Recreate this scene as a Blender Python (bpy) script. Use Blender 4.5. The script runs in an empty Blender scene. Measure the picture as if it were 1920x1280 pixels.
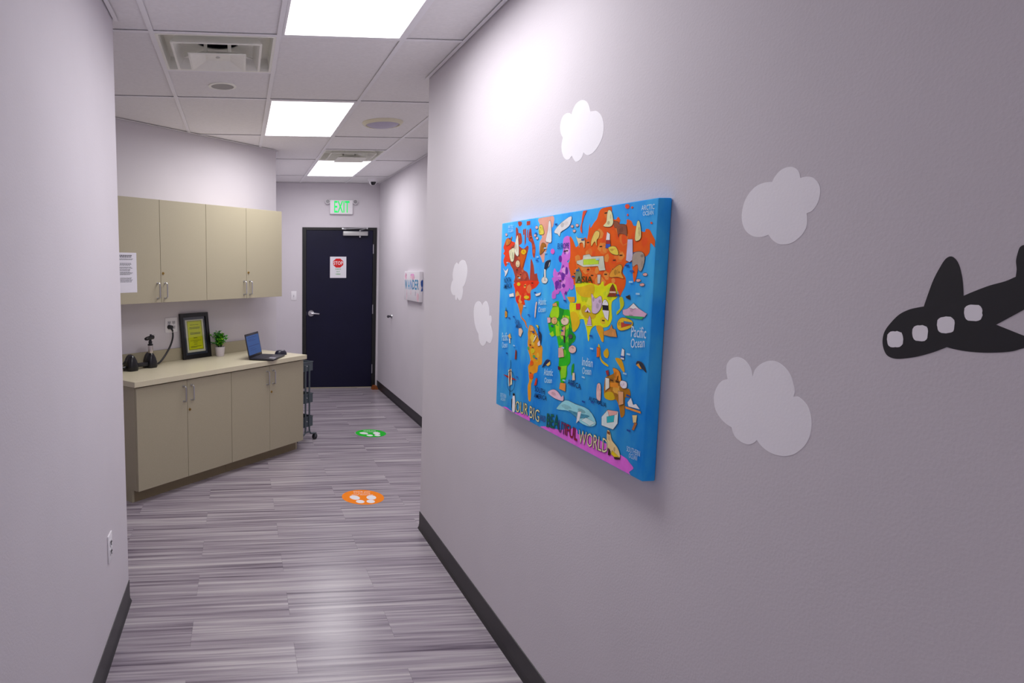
import bpy, bmesh, math, random
from mathutils import Matrix, Vector
from mathutils.geometry import tessellate_polygon

# ---------------------------------------------------------------- scene, camera, light
scene = bpy.context.scene
COL = scene.collection
random.seed(7)
PI = math.pi
ZC = 2.7693            # ceiling height
XR, YRE = 1.1328, 3.9489   # near right wall face, where it ends
XF = 1.8841            # far right wall face
XL, YLE = -0.5646, 3.1727  # left wall face, where it ends
YB = 8.8331            # back wall face
CX, CY = 0.3580, 6.4498    # corner where the angled wall ends
GX, GY, GW, GL = -0.4087, 3.3019, 0.6096, 1.2192   # ceiling grid

cam_data = bpy.data.cameras.new('camera')
cam = bpy.data.objects.new('camera', cam_data)
COL.objects.link(cam)
yaw, pitch, roll = 0.0880, 0.1089, 0.0005
_cy, _sy, _cp, _sp, _cr, _sr = math.cos(yaw), math.sin(yaw), math.cos(pitch), math.sin(pitch), math.cos(roll), math.sin(roll)
_r = Vector((_cy, -_sy, 0)); _f = Vector((_sy, _cy, 0)); _u = Vector((0, 0, 1))
_f2 = _cp * _f - _sp * _u; _u2 = _sp * _f + _cp * _u
_r3 = _cr * _r + _sr * _u2; _u3 = -_sr * _r + _cr * _u2
M = Matrix(((_r3.x, _u3.x, -_f2.x, 0), (_r3.y, _u3.y, -_f2.y, 0), (_r3.z, _u3.z, -_f2.z, 1.6609), (0, 0, 0, 1)))
cam.matrix_world = M
cam_data.sensor_width = 36.0
cam_data.lens = 36.0 * 1227.57 / 1920.0
cam_data.shift_x = (960.0 - 558.15) / 1920.0
cam_data.shift_y = (634.26 - 640.0) / 1920.0
cam_data.clip_start = 0.05
scene.camera = cam

world = bpy.data.worlds.new('world'); scene.world = world
world.use_nodes = True
world.node_tree.nodes['Background'].inputs[0].default_value = (0.8, 0.8, 0.85, 1)
world.node_tree.nodes['Background'].inputs[1].default_value = 0.05

scene.view_settings.view_transform = 'Standard'
scene.view_settings.look = 'None'
scene.view_settings.exposure = 0.0
scene.view_settings.gamma = 1.0
scene.view_settings.use_curve_mapping = False
LAMP = 1.6                      # radiance of the ceiling panels
LAMP_COLOR = (1.0, 0.972, 0.99)
LAMP_WATTS = 17.6               # light thrown down by each panel
LAMP_SPREAD = 175.0

# ---------------------------------------------------------------- materials
def lin(h):
    c = [int(h[i:i + 2], 16) / 255 for i in (0, 2, 4)]
    return tuple(x / 12.92 if x <= 0.04045 else ((x + 0.055) / 1.055) ** 2.4 for x in c) + (1.0,)

_mats = {}
def mat(name, hexc, rough=0.6, metal=0.0, vary=0.04, scale=30.0, bump=0.0, bscale=200.0, spec=0.5, coat=0.0, gain=1.0):
    if name in _mats: return _mats[name]
    m = bpy.data.materials.new(name); m.use_nodes = True
    nt = m.node_tree; b = nt.nodes['Principled BSDF']
    b.inputs['Roughness'].default_value = rough; b.inputs['Metallic'].default_value = metal
    b.inputs['Specular IOR Level'].default_value = spec
    b.inputs['Coat Weight'].default_value = coat
    c = tuple(min(1.0, x * gain) for x in lin(hexc)[:3]) + (1.0,)
    if vary > 0:
        tc = nt.nodes.new('ShaderNodeTexCoord'); no = nt.nodes.new('ShaderNodeTexNoise')
        no.inputs['Scale'].default_value = scale; no.inputs['Detail'].default_value = 4
        nt.links.new(tc.outputs['Object'], no.inputs['Vector'])
        rp = nt.nodes.new('ShaderNodeValToRGB')
        rp.color_ramp.elements[0].position = 0.3; rp.color_ramp.elements[1].position = 0.7
        rp.color_ramp.elements[0].color = tuple(x * (1 - vary) for x in c[:3]) + (1,)
        rp.color_ramp.elements[1].color = tuple(min(1, x * (1 + vary)) for x in c[:3]) + (1,)
        nt.links.new(no.outputs['Fac'], rp.inputs['Fac']); nt.links.new(rp.outputs['Color'], b.inputs['Base Color'])
    else:
        b.inputs['Base Color'].default_value = c
    if bump > 0:
        tc = nt.nodes.new('ShaderNodeTexCoord'); n2 = nt.nodes.new('ShaderNodeTexNoise')
        n2.inputs['Scale'].default_value = bscale; n2.inputs['Detail'].default_value = 3
        nt.links.new(tc.outputs['Object'], n2.inputs['Vector'])
        bp = nt.nodes.new('ShaderNodeBump'); bp.inputs['Strength'].default_value = bump; bp.inputs['Distance'].default_value = 0.002
        nt.links.new(n2.outputs['Fac'], bp.inputs['Height']); nt.links.new(bp.outputs['Normal'], b.inputs['Normal'])
    _mats[name] = m
    return m

def emit(name, hexc, strength, rgb=None):
    m = bpy.data.materials.new(name); m.use_nodes = True
    nt = m.node_tree; b = nt.nodes['Principled BSDF']
    c = rgb + (1,) if rgb else lin(hexc)
    b.inputs['Base Color'].default_value = tuple(0.8 * x for x in c[:3]) + (1,)
    b.inputs['Emission Color'].default_value = c
    b.inputs['Emission Strength'].default_value = strength
    return m

def glass_mat(name, tint='ffffff', rough=0.02):
    m = bpy.data.materials.new(name); m.use_nodes = True
    nt = m.node_tree; nt.nodes.clear()
    out = nt.nodes.new('ShaderNodeOutputMaterial'); mix = nt.nodes.new('ShaderNodeMixShader')
    tr = nt.nodes.new('ShaderNodeBsdfTransparent'); gl = nt.nodes.new('ShaderNodeBsdfGlossy')
    fr = nt.nodes.new('ShaderNodeFresnel'); fr.inputs['IOR'].default_value = 1.32
    tr.inputs['Color'].default_value = lin(tint); gl.inputs['Roughness'].default_value = rough
    nt.links.new(fr.outputs[0], mix.inputs[0]); nt.links.new(tr.outputs[0], mix.inputs[1]); nt.links.new(gl.outputs[0], mix.inputs[2])
    nt.links.new(mix.outputs[0], out.inputs[0])
    return m

def plank_mat():
    m = bpy.data.materials.new('vinyl_plank'); m.use_nodes = True
    nt = m.node_tree; L = nt.links; b = nt.nodes['Principled BSDF']
    tc = nt.nodes.new('ShaderNodeTexCoord'); oi = nt.nodes.new('ShaderNodeObjectInfo')
    mul = nt.nodes.new('ShaderNodeMath'); mul.operation = 'MULTIPLY'; mul.inputs[1].default_value = 57.0
    L.new(oi.outputs['Random'], mul.inputs[0])
    cmb = nt.nodes.new('ShaderNodeCombineXYZ'); L.new(mul.outputs[0], cmb.inputs[0]); L.new(mul.outputs[0], cmb.inputs[1]); L.new(mul.outputs[0], cmb.inputs[2])
    def streak(sx, sy, detail):
        mp = nt.nodes.new('ShaderNodeVectorMath'); mp.operation = 'MULTIPLY'; mp.inputs[1].default_value = (sx, sy, 1)
        L.new(tc.outputs['Object'], mp.inputs[0])
        ad = nt.nodes.new('ShaderNodeVectorMath'); ad.operation = 'ADD'
        L.new(mp.outputs[0], ad.inputs[0]); L.new(cmb.outputs[0], ad.inputs[1])
        n = nt.nodes.new('ShaderNodeTexNoise'); n.inputs['Scale'].default_value = 1.0; n.inputs['Detail'].default_value = detail
        n.inputs['Roughness'].default_value = 0.55
        L.new(ad.outputs[0], n.inputs['Vector']); return n
    a = streak(1.1, 47.0, 3.0); c = streak(0.7, 19.0, 2.0); d = streak(4.0, 190.0, 2.0)
    mx = nt.nodes.new('ShaderNodeMath'); mx.operation = 'MULTIPLY_ADD'; mx.inputs[1].default_value = 0.66
    L.new(a.outputs['Fac'], mx.inputs[0])
    m2 = nt.nodes.new('ShaderNodeMath'); m2.operation = 'MULTIPLY'; m2.inputs[1].default_value = 0.20
    L.new(c.outputs['Fac'], m2.inputs[0]); L.new(m2.outputs[0], mx.inputs[2])
    m3 = nt.nodes.new('ShaderNodeMath'); m3.operation = 'MULTIPLY_ADD'; m3.inputs[1].default_value = 0.14
    L.new(d.outputs['Fac'], m3.inputs[0]); L.new(mx.outputs[0], m3.inputs[2])
    rp = nt.nodes.new('ShaderNodeValToRGB'); e = rp.color_ramp.elements
    e[0].position = 0.34; e[0].color = lin(FLOOR_DARK)
    e[1].position = 0.68; e[1].color = lin(FLOOR_LIGHT)
    k = e.new(0.43); k.color = lin(FLOOR_MID1); k = e.new(0.54); k.color = lin(FLOOR_MID2)
    L.new(m3.outputs[0], rp.inputs['Fac'])
    L.new(rp.outputs['Color'], b.inputs['Base Color'])
    b.inputs['Roughness'].default_value = 0.25
    b.inputs['Specular IOR Level'].default_value = 0.5
    bp = nt.nodes.new('ShaderNodeBump'); bp.inputs['Strength'].default_value = 0.12; bp.inputs['Distance'].default_value = 0.001
    L.new(d.outputs['Fac'], bp.inputs['Height']); L.new(bp.outputs['Normal'], b.inputs['Normal'])
    return m
FLOOR_DARK, FLOOR_MID1, FLOOR_MID2, FLOOR_LIGHT = '5c5260', '8c828e', 'aaa2aa', 'cac4c6'

WALL = mat('wall_paint', 'dad5db', 0.8, vary=0.015, scale=3, bump=0.25, bscale=160, spec=0.2)
BASEB = mat('black_vinyl_base', '2c2a2e', 0.45, vary=0.05)
TILE = mat('ceiling_tile', 'f6f4f5', 0.9, vary=0.03, scale=60, bump=0.15, bscale=400)
TBAR = mat('white_grid', 'fbfafd', 0.5, vary=0.01)
WHITE = mat('white_plastic', 'f4f2f6', 0.4, vary=0.01)
PAPER = mat('white_paper', 'e6e4ec', 0.8, vary=0.01)
CREAM = mat('cream_enamel', 'fbfbf2', 0.45, vary=0.02)
BLACKP = mat('black_plastic', '14141a', 0.35, vary=0.05)
CHROME = mat('brushed_steel', 'c4c4c8', 0.28, metal=1.0, vary=0.03)
SILVER = mat('silver_paint', 'b8b8b8', 0.4, metal=0.3, vary=0.02)
BRASS = mat('brass', 'b89858', 0.3, metal=1.0, vary=0.03)
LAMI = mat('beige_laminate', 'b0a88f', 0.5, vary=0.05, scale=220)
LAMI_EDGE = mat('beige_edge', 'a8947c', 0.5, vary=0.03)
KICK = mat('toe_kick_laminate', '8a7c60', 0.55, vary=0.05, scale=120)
DARK = mat('dark_gap', '0c0c0c', 0.8, vary=0)
INK = mat('ink', '3a3840', 0.8, vary=0)

# ---------------------------------------------------------------- mesh building
class MB:
    def __init__(s): s.v = []; s.f = []; s.mi = []
    def add(s, vs, fs, mi=0, M=None):
        o = len(s.v)
        s.v += [tuple(M @ Vector(p)) if M else tuple(p) for p in vs]
        s.f += [tuple(i + o for i in f) for f in fs]; s.mi += [mi] * len(fs); return s
    def box(s, x0, x1, y0, y1, z0, z1, bev=0.0, mi=0, M=None, seg=2):
        if bev <= 0:
            v = [(x, y, z) for z in (z0, z1) for y in (y0, y1) for x in (x0, x1)]
            return s.add(v, [(0, 2, 3, 1), (4, 5, 7, 6), (0, 1, 5, 4), (2, 6, 7, 3), (0, 4, 6, 2), (1, 3, 7, 5)], mi, M)
        bm = bmesh.new()
        bmesh.ops.create_cube(bm, size=1.0)
        for q in bm.verts: q.co = Vector(((x0 + x1) / 2 + q.co.x * (x1 - x0), (y0 + y1) / 2 + q.co.y * (y1 - y0), (z0 + z1) / 2 + q.co.z * (z1 - z0)))
        bmesh.ops.bevel(bm, geom=list(bm.edges), offset=bev, segments=seg, affect='EDGES', profile=0.5)
        return s.bm(bm, mi, M)
    def bm(s, bm, mi=0, M=None):
        bm.verts.index_update()
        s.add([q.co.copy() for q in bm.verts], [[q.index for q in f.verts] for f in bm.faces], mi, M); bm.free(); return s
    def prism(s, pts, h0, h1, axis='z', mi=0, M=None):
        """polygon pts (a,b) extruded along axis; 'z': (a,b,h)  'y': (a,h,b)  'x': (h,a,b)"""
        def P(a, b, h): return (a, b, h) if axis == 'z' else ((a, h, b) if axis == 'y' else (h, a, b))
        n = len(pts)
        ar = sum(pts[i][0] * pts[(i + 1) % n][1] - pts[(i + 1) % n][0] * pts[i][1] for i in range(n))
        if ar < 0: pts = pts[::-1]
        if axis == 'y': h0, h1 = h1, h0
        v = [P(a, b, h0) for a, b in pts] + [P(a, b, h1) for a, b in pts]
        tri = tessellate_polygon([[Vector((a, b, 0)) for a, b in pts]])
        fs = []
        for t in tri:
            (a, b), (c, d), (e, f) = pts[t[0]], pts[t[1]], pts[t[2]]
            if (c - a) * (f - b) - (e - a) * (d - b) < 0: t = t[::-1]
            fs.append(tuple(i + n for i in t)); fs.append(tuple(t[::-1]))
        fs += [(i, (i + 1) % n, n + (i + 1) % n, n + i) for i in range(n)]
        return s.add(v, fs, mi, M)
    def flat(s, pts, h, axis='z', mi=0, M=None):
        def P(a, b): return (a, b, h) if axis == 'z' else ((a, h, b) if axis == 'y' else (h, a, b))
        tri = tessellate_polygon([[Vector((a, b, 0)) for a, b in pts]])
        return s.add([P(a, b) for a, b in pts], [tuple(t) for t in tri], mi, M)
    def lathe(s, prof, seg=24, mi=0, M=None, cap=True):
        v = []; fs = []; n = len(prof)
        for k in range(seg):
            a = 2 * PI * k / seg
            v += [(r * math.cos(a), r * math.sin(a), z) for r, z in prof]
        for k in range(seg):
            k2 = (k + 1) % seg
            for i in range(n - 1):
                fs.append((k * n + i, k2 * n + i, k2 * n + i + 1, k * n + i + 1))
        if cap:
            if prof[0][0] > 1e-6: fs.append(tuple(k * n for k in range(seg))[::-1])
            if prof[-1][0] > 1e-6: fs.append(tuple(k * n + n - 1 for k in range(seg)))
        return s.add(v, fs, mi, M)
    def cyl(s, p, q, r, r2=None, seg=16, mi=0, M=None):
        p, q = Vector(p), Vector(q); d = q - p
        T = Matrix.Translation(p) @ d.to_track_quat('Z', 'Y').to_matrix().to_4x4()
        if M: T = M @ T
        return s.lathe([(r, 0), (r if r2 is None else r2, d.length)], seg, mi, T)
    def tube(s, path, r, seg=8, mi=0, M=None):
        path = [Vector(p) for p in path]; n = len(path); v = []; fs = []
        up = Vector((0.123, 0.31, 0.94))
        for i, p in enumerate(path):
            t = (path[min(i + 1, n - 1)] - path[max(i - 1, 0)]).normalized()
            a = t.cross(up)
            if a.length < 1e-3: a = t.cross(Vector((1, 0, 0)))
            a.normalize(); b = t.cross(a)
            v += [p + r * (math.cos(2 * PI * k / seg) * a + math.sin(2 * PI * k / seg) * b) for k in range(seg)]
        for i in range(n - 1):
            for k in range(seg):
                k2 = (k + 1) % seg
                fs.append((i * seg + k, i * seg + k2, (i + 1) * seg + k2, (i + 1) * seg + k))
        fs.append(tuple(range(seg))[::-1]); fs.append(tuple((n - 1) * seg + k for k in range(seg)))
        return s.add(v, fs, mi, M)
    def build(s, name, mats, parent=None, loc=(0, 0, 0), rotz=0.0, smooth=False):
        me = bpy.data.meshes.new(name)
        me.from_pydata([tuple(q) for q in s.v], [], s.f)
        for m in (mats if isinstance(mats, (list, tuple)) else [mats]): me.materials.append(m)
        me.polygons.foreach_set('material_index', s.mi)
        bm = bmesh.new(); bm.from_mesh(me); bmesh.ops.recalc_face_normals(bm, faces=bm.faces[:]); bm.to_mesh(me); bm.free()
        if smooth:
            me.polygons.foreach_set('use_smooth', [True] * len(me.polygons)); me.set_sharp_from_angle(angle=math.radians(38))
        me.update()
        return put(name, me, parent, loc, rotz)

def put(name, me, parent=None, loc=(0, 0, 0), rotz=0.0):
    o = bpy.data.objects.new(name, me); COL.objects.link(o)
    o.location = loc; o.rotation_euler = (0, 0, rotz)
    if parent: o.parent = parent
    return o
def tag(o, label, cat, group=None):
    o['label'] = label; o['category'] = cat
    if group: o['group'] = group
    return o
def thing(name, label, cat, loc, rotz=0.0, group=None):
    o = bpy.data.objects.new(name, None); COL.objects.link(o)
    o.empty_display_size = 0.1; o.location = loc; o.rotation_euler = (0, 0, rotz)
    return tag(o, label, cat, group)
def struct(o): o['kind'] = 'structure'; return o
def copy_tree(o, parent=None):
    c = o.copy(); COL.objects.link(c)
    if parent: c.parent = parent
    for ch in list(o.children): copy_tree(ch, c)
    return c

_txt = {}
def glyphs(body, bold=0.0):
    """text outline triangles scaled into the unit square"""
    key = (body, bold)
    if key in _txt: return _txt[key]
    cu = bpy.data.curves.new('lettering', 'FONT'); cu.body = body; cu.resolution_u = 2; cu.offset = bold
    ob = bpy.data.objects.new('lettering', cu); COL.objects.link(ob)
    bpy.context.view_layer.update()
    dg = bpy.context.evaluated_depsgraph_get()
    me = bpy.data.meshes.new_from_object(ob.evaluated_get(dg))
    v = [(q.co.x, q.co.y) for q in me.vertices]; f = [tuple(p.vertices) for p in me.polygons]
    bpy.data.objects.remove(ob); bpy.data.curves.remove(cu); bpy.data.meshes.remove(me)
    x0, x1 = min(q[0] for q in v), max(q[0] for q in v); y0, y1 = min(q[1] for q in v), max(q[1] for q in v)
    _txt[key] = ([((a - x0) / (x1 - x0), (b - y0) / (y1 - y0)) for a, b in v], f)
    return _txt[key]
def letters(mb, body, x0, z0, w, h, y, bold=0.0, mi=0, shear=0.0, axis='y', M=None):
    v, f = glyphs(body, bold)
    if axis == 'y': vs = [(x0 + a * w, y, z0 + b * h + a * shear) for a, b in v]
    else: vs = [(x0 + a * w, z0 + b * h + a * shear, y) for a, b in v]
    return mb.add(vs, f, mi, M)
def smooth_arcs(arcs, k=0.001, sub=4):
    """outline made of arcs that meet in cusps, each arc a Catmull-Rom curve"""
    out = []
    for a in arcs:
        p = [Vector((x * k, y * k)) for x, y in a]; n = len(p)
        for i in range(n - 1):
            p0 = p[i - 1] if i else 2 * p[0] - p[1]; p3 = p[i + 2] if i + 2 < n else 2 * p[-1] - p[-2]
            for j in range(sub):
                t = j / sub
                q = 0.5 * ((2 * p[i]) + (p[i + 1] - p0) * t + (2 * p0 - 5 * p[i] + 4 * p[i + 1] - p3) * t * t + (3 * p[i] - p0 - 3 * p[i + 1] + p3) * t ** 3)
                out.append((q.x, q.y))
    return out

# ---------------------------------------------------------------- the room
floor = struct(MB().box(-2.1, 2.1, -3.4, 9.0, -0.06, -0.004).build('floor', mat('floor_underlay', '3a363c', 0.7)))
PW, PL = 0.2286, 0.9144
pm = plank_mat()
plank_me = None
for k in range(-27, 27):
    y0 = 2.743 + PW * k
    if y0 > YB: break
    lo, hi = (-0.60, 1.16) if y0 + PW < 3.1 else ((-1.9, 1.2) if y0 + PW < YRE else ((-1.9, 1.92) if y0 < 6.3 else (0.3, 1.92)))
    if y0 >= 3.9 and y0 < 6.3: lo = max(lo, y0 - 6.2)
    xs = -0.232 + (0 if k % 2 == 0 else PL / 2) - 4 * PL
    while xs < hi:
        if xs + PL > lo:
            if plank_me is None:
                g = 0.0002
                o = MB().box(g - PL / 2, PL / 2 - g, g - PW / 2, PW / 2 - g, -0.004, 0.0, bev=0.0003, seg=1).build('plank', pm, floor, (xs + PL / 2, y0 + PW / 2, 0))
                plank_me = o.data
            else:
                put('plank', plank_me, floor, (xs + PL / 2, y0 + PW / 2, 0))
        xs += PL

struct(MB().prism([(XL, -3.2), (XL, YLE), (-1.95, YLE), (-1.95, YLE - .12), (XL - .12, YLE - .12), (XL - .12, -3.2)], 0, ZC + .05).build('wall_left', WALL))
struct(MB().prism([(XR, -3.2), (XR, YRE), (2.0, YRE), (2.0, YRE - .12), (XR + .12, YRE - .12), (XR + .12, -3.2)], 0, ZC + .05).build('wall_right', WALL))
struct(MB().box(XF, 2.0, YRE, YB + .12, 0, ZC + .05).build('wall_right_far', WALL))
struct(MB().box(XL - .12, XR + .12, -3.32, -3.2, 0, ZC + .05).build('wall_behind', WALL))
_off = 6.0918
struct(MB().prism([(CX, CY), (CX, YB + .12), (CX - .12, YB + .12), (CX - .12, CX - .12 + _off + .1697), (-1.834 - .085, 4.258 + .085), (-1.834, 4.258)], 0, ZC + .05).build('wall_angled', WALL))
struct(MB().box(-1.95, -1.834, YLE, 4.40, 0, ZC + .05).build('wall_side', WALL))
DL, DR, DH = 0.842, 1.854, 2.187
struct(MB().box(CX, DL, YB, YB + .12, 0, ZC + .05).box(DR, XF, YB, YB + .12, 0, ZC + .05).box(DL, DR, YB, YB + .12, DH, ZC + .05).build('wall_back', WALL))

# baseboards: vinyl cove, toe at the foot
def cove(name, a, b, n, h):
    a, b, n = Vector(a), Vector(b), Vector(n)
    prof = [(0.0, 0.0), (0.013, 0.0), (0.010, 0.006), (0.005, 0.016), (0.0035, 0.03), (0.0035, h - .002), (0.0, h)]
    v = []
    for p in (a, b): v += [(p.x + n.x * d, p.y + n.y * d, z) for d, z in prof]
    m = len(prof)
    fs = [(i, (i + 1) % m, m + (i + 1) % m, m + i) for i in range(m)] + [tuple(range(m))[::-1], tuple(range(m, 2 * m))]
    return struct(MB().add(v, fs).build(name, BASEB))
cove('baseboard_right', (XR, -3.18), (XR, YRE + .004), (-1, 0), .110)
cove('baseboard_right_end', (XR - .003, YRE), (XF - .02, YRE), (0, 1), .110)
cove('baseboard_right_far', (XF, YRE + .02), (XF, YB - .002), (-1, 0), .102)
cove('baseboard_left', (XL, -3.18), (XL, YLE + .004), (1, 0), .110)
cove('baseboard_left_end', (XL + .003, YLE), (-1.82, YLE), (0, 1), .110)
cove('baseboard_back', (CX + .01, YB), (DL - .004, YB), (0, -1), .102)
cove('baseboard_return', (CX, CY + .02), (CX, YB - .02), (1, 0), .102)
cove('baseboard_angled', (CX - .24, CY - .24), (CX - .01, CY - .01), (.7071, -.7071), .102)

# ceiling: hidden deck, lay-in tiles, grid bars, wall angles
ceiling = struct(MB().box(-2.1, 2.1, -3.4, 9.0, ZC + .30, ZC + .36).build('ceiling', mat('ceiling_deck', '504e50', 0.9)))
def clip(poly, a, b, c):           # keep a*x+b*y+c >= 0
    out = []; n = len(poly)
    for i in range(n):
        p, q = poly[i], poly[(i + 1) % n]; dp, dq = a * p[0] + b * p[1] + c, a * q[0] + b * q[1] + c
        if dp >= 0: out.append(p)
        if (dp >= 0) != (dq >= 0):
            t = dp / (dp - dq); out.append((p[0] + t * (q[0] - p[0]), p[1] + t * (q[1] - p[1])))
    return out
EG = .006                  # tiles and bars stop just short of the walls
def rooms(poly):
    """parts of a ceiling rectangle that lie inside the room"""
    res = []
    def go(p, *planes):
        for pl in planes:
            p = clip(p, *pl)
            if len(p) < 3: return
        if abs(sum(p[i][0] * p[(i + 1) % len(p)][1] - p[(i + 1) % len(p)][0] * p[i][1] for i in range(len(p)))) > 4e-4: res.append(p)
    go(poly, (0, -1, YLE), (1, 0, -XL - EG), (-1, 0, XR - EG), (0, 1, 3.2))
    go(poly, (0, 1, -YLE), (0, -1, YRE), (1, 0, 1.834), (-1, 0, XR - EG))
    go(poly, (0, 1, -YRE), (1, 0, 1.834), (-1, 0, CX), (1, -1, _off - EG * 1.414))
    go(poly, (0, 1, -YRE), (1, 0, -CX - (EG if poly[0][1] > CY else 0)), (-1, 0, XF - EG), (0, -1, YB - EG))
    return res
light_cells = {(1, -1): 1, (1, 1): 2, (2, 3): 3, (1, -5): 4}  # last panel is unseen, added behind the viewer for fill light
vent_cells = {(0, 0): 0, (2, 2): 1}        # first half / second half of a cell
for i in range(-3, 4):
    for j in range(-6, 5):
        if (i, j) in light_cells: continue
        x0, x1 = GX + i * GW + .003, GX + (i + 1) * GW - .003; y0, y1 = GY + j * GL + .003, GY + (j + 1) * GL - .003
        if (i, j) == (0, 0): y0 = GY + GL / 2 + .003
        if (i, j) == (2, 2): y1 = GY + 2 * GL + GL / 2 - .003
        ps = rooms([(x0, y0), (x1, y0), (x1, y1), (x0, y1)])
        if not ps: continue
        mb = MB()
        for p in ps: mb.prism(p, ZC + .0065, ZC + .020)
        mb.build('ceiling_tile', TILE, ceiling)
bars = [((i * GW + GX) , None) for i in range(-2, 5)]
BW = .012
def bar(x0, x1, y0, y1):
    mb = MB()
    for p in rooms([(x0, y0), (x1, y0), (x1, y1), (x0, y1)]): mb.prism(p, ZC, ZC + .0028)
    if mb.v: mb.build('tee_bar', TBAR, ceiling)
for i in range(-2, 4):
    for j in range(-6, 5): bar(GX + i * GW - BW, GX + i * GW + BW, GY + j * GL - BW, GY + (j + 1) * GL - BW)
for i in range(-3, 4):
    for j in range(-5, 5): bar(GX + i * GW + BW, GX + (i + 1) * GW - BW, GY + j * GL - BW, GY + j * GL + BW)
bar(GX + BW, GX + GW - BW, GY + GL / 2 - BW, GY + GL / 2 + BW)
bar(GX + 2 * GW + BW, GX + 3 * GW - BW, GY + 2.5 * GL - BW, GY + 2.5 * GL + BW)
def angle_trim(n, a, b, d):
    a, b, d = Vector(a), Vector(b), Vector(d)
    q = [a + d * .0065, b + d * .0065, b + d * .026, a + d * .026]
    struct(MB().prism([(p.x, p.y) for p in q], ZC - .0012, ZC - .0002).build('trim_%d' % n, TBAR))
angle_trim(1, (XR, -3.18), (XR, YRE), (-1, 0))
angle_trim(2, (XL, -3.18), (XL, YLE), (1, 0))
angle_trim(3, (-1.80, 4.29), (CX - .004, CY - .004), (.7071, -.7071))
angle_trim(4, (CX, CY + .02), (CX, YB - .03), (1, 0))
angle_trim(5, (CX + .03, YB), (XF - .03, YB), (0, -1))
angle_trim(6, (XF, YRE + .03), (XF, YB), (-1, 0))

# ---------------------------------------------------------------- ceiling fittings
PANEL = emit('lit_diffuser', 'ffffff', LAMP, LAMP_COLOR)
troffer = None
for (i, j), k in light_cells.items():
    lab = {1: 'nearest lit white ceiling panel light, cut off by the top of the photo',
           2: 'middle lit white ceiling panel light, between the air vent and the round dome',
           3: 'farthest lit white ceiling panel light, next to the far vent before the exit door',
           4: 'unseen ceiling panel light added behind the viewer as fill'}[k]
    loc = (GX + (i + .5) * GW, GY + (j + .5) * GL, ZC)
    if troffer is None:
        troffer = thing('ceiling_light', lab, 'ceiling light', loc, 0, 'panel lights in the ceiling grid')
        hx, hy = GW / 2 - .0125, GL / 2 - .0125
        f = MB()
        for a in ((-hx, -hx + .012, -hy, hy), (hx - .012, hx, -hy, hy), (-hx + .012, hx - .012, -hy, -hy + .012), (-hx + .012, hx - .012, hy - .012, hy)): f.box(*a, -.001, .012)
        f.build('frame', TBAR, troffer)
        MB().box(-hx + .012, hx - .012, -hy + .012, hy - .012, .003, .006).build('diffuser', PANEL, troffer)
        MB().box(-hx + .01, hx - .01, -hy + .01, hy - .01, .0125, .08).build('housing', WHITE, troffer)
        ld = bpy.data.lights.new('panel_lamp', 'AREA'); ld.shape = 'RECTANGLE'; ld.size = 2 * hx - .03; ld.size_y = 2 * hy - .03
        ld.energy = LAMP_WATTS; ld.color = LAMP_COLOR; ld.spread = math.radians(LAMP_SPREAD)
        put('panel_lamp', ld, troffer, (0, 0, .0015))
    else:
        c = copy_tree(troffer); c.location = loc; c['label'] = lab
        if k > 1:
            for ch in c.children:
                if ch.type == 'LIGHT': ch.data = ch.data.copy(); ch.data.energy = LAMP_WATTS * {2: 1.32, 3: 0.85, 4: 1.2}[k]

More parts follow.
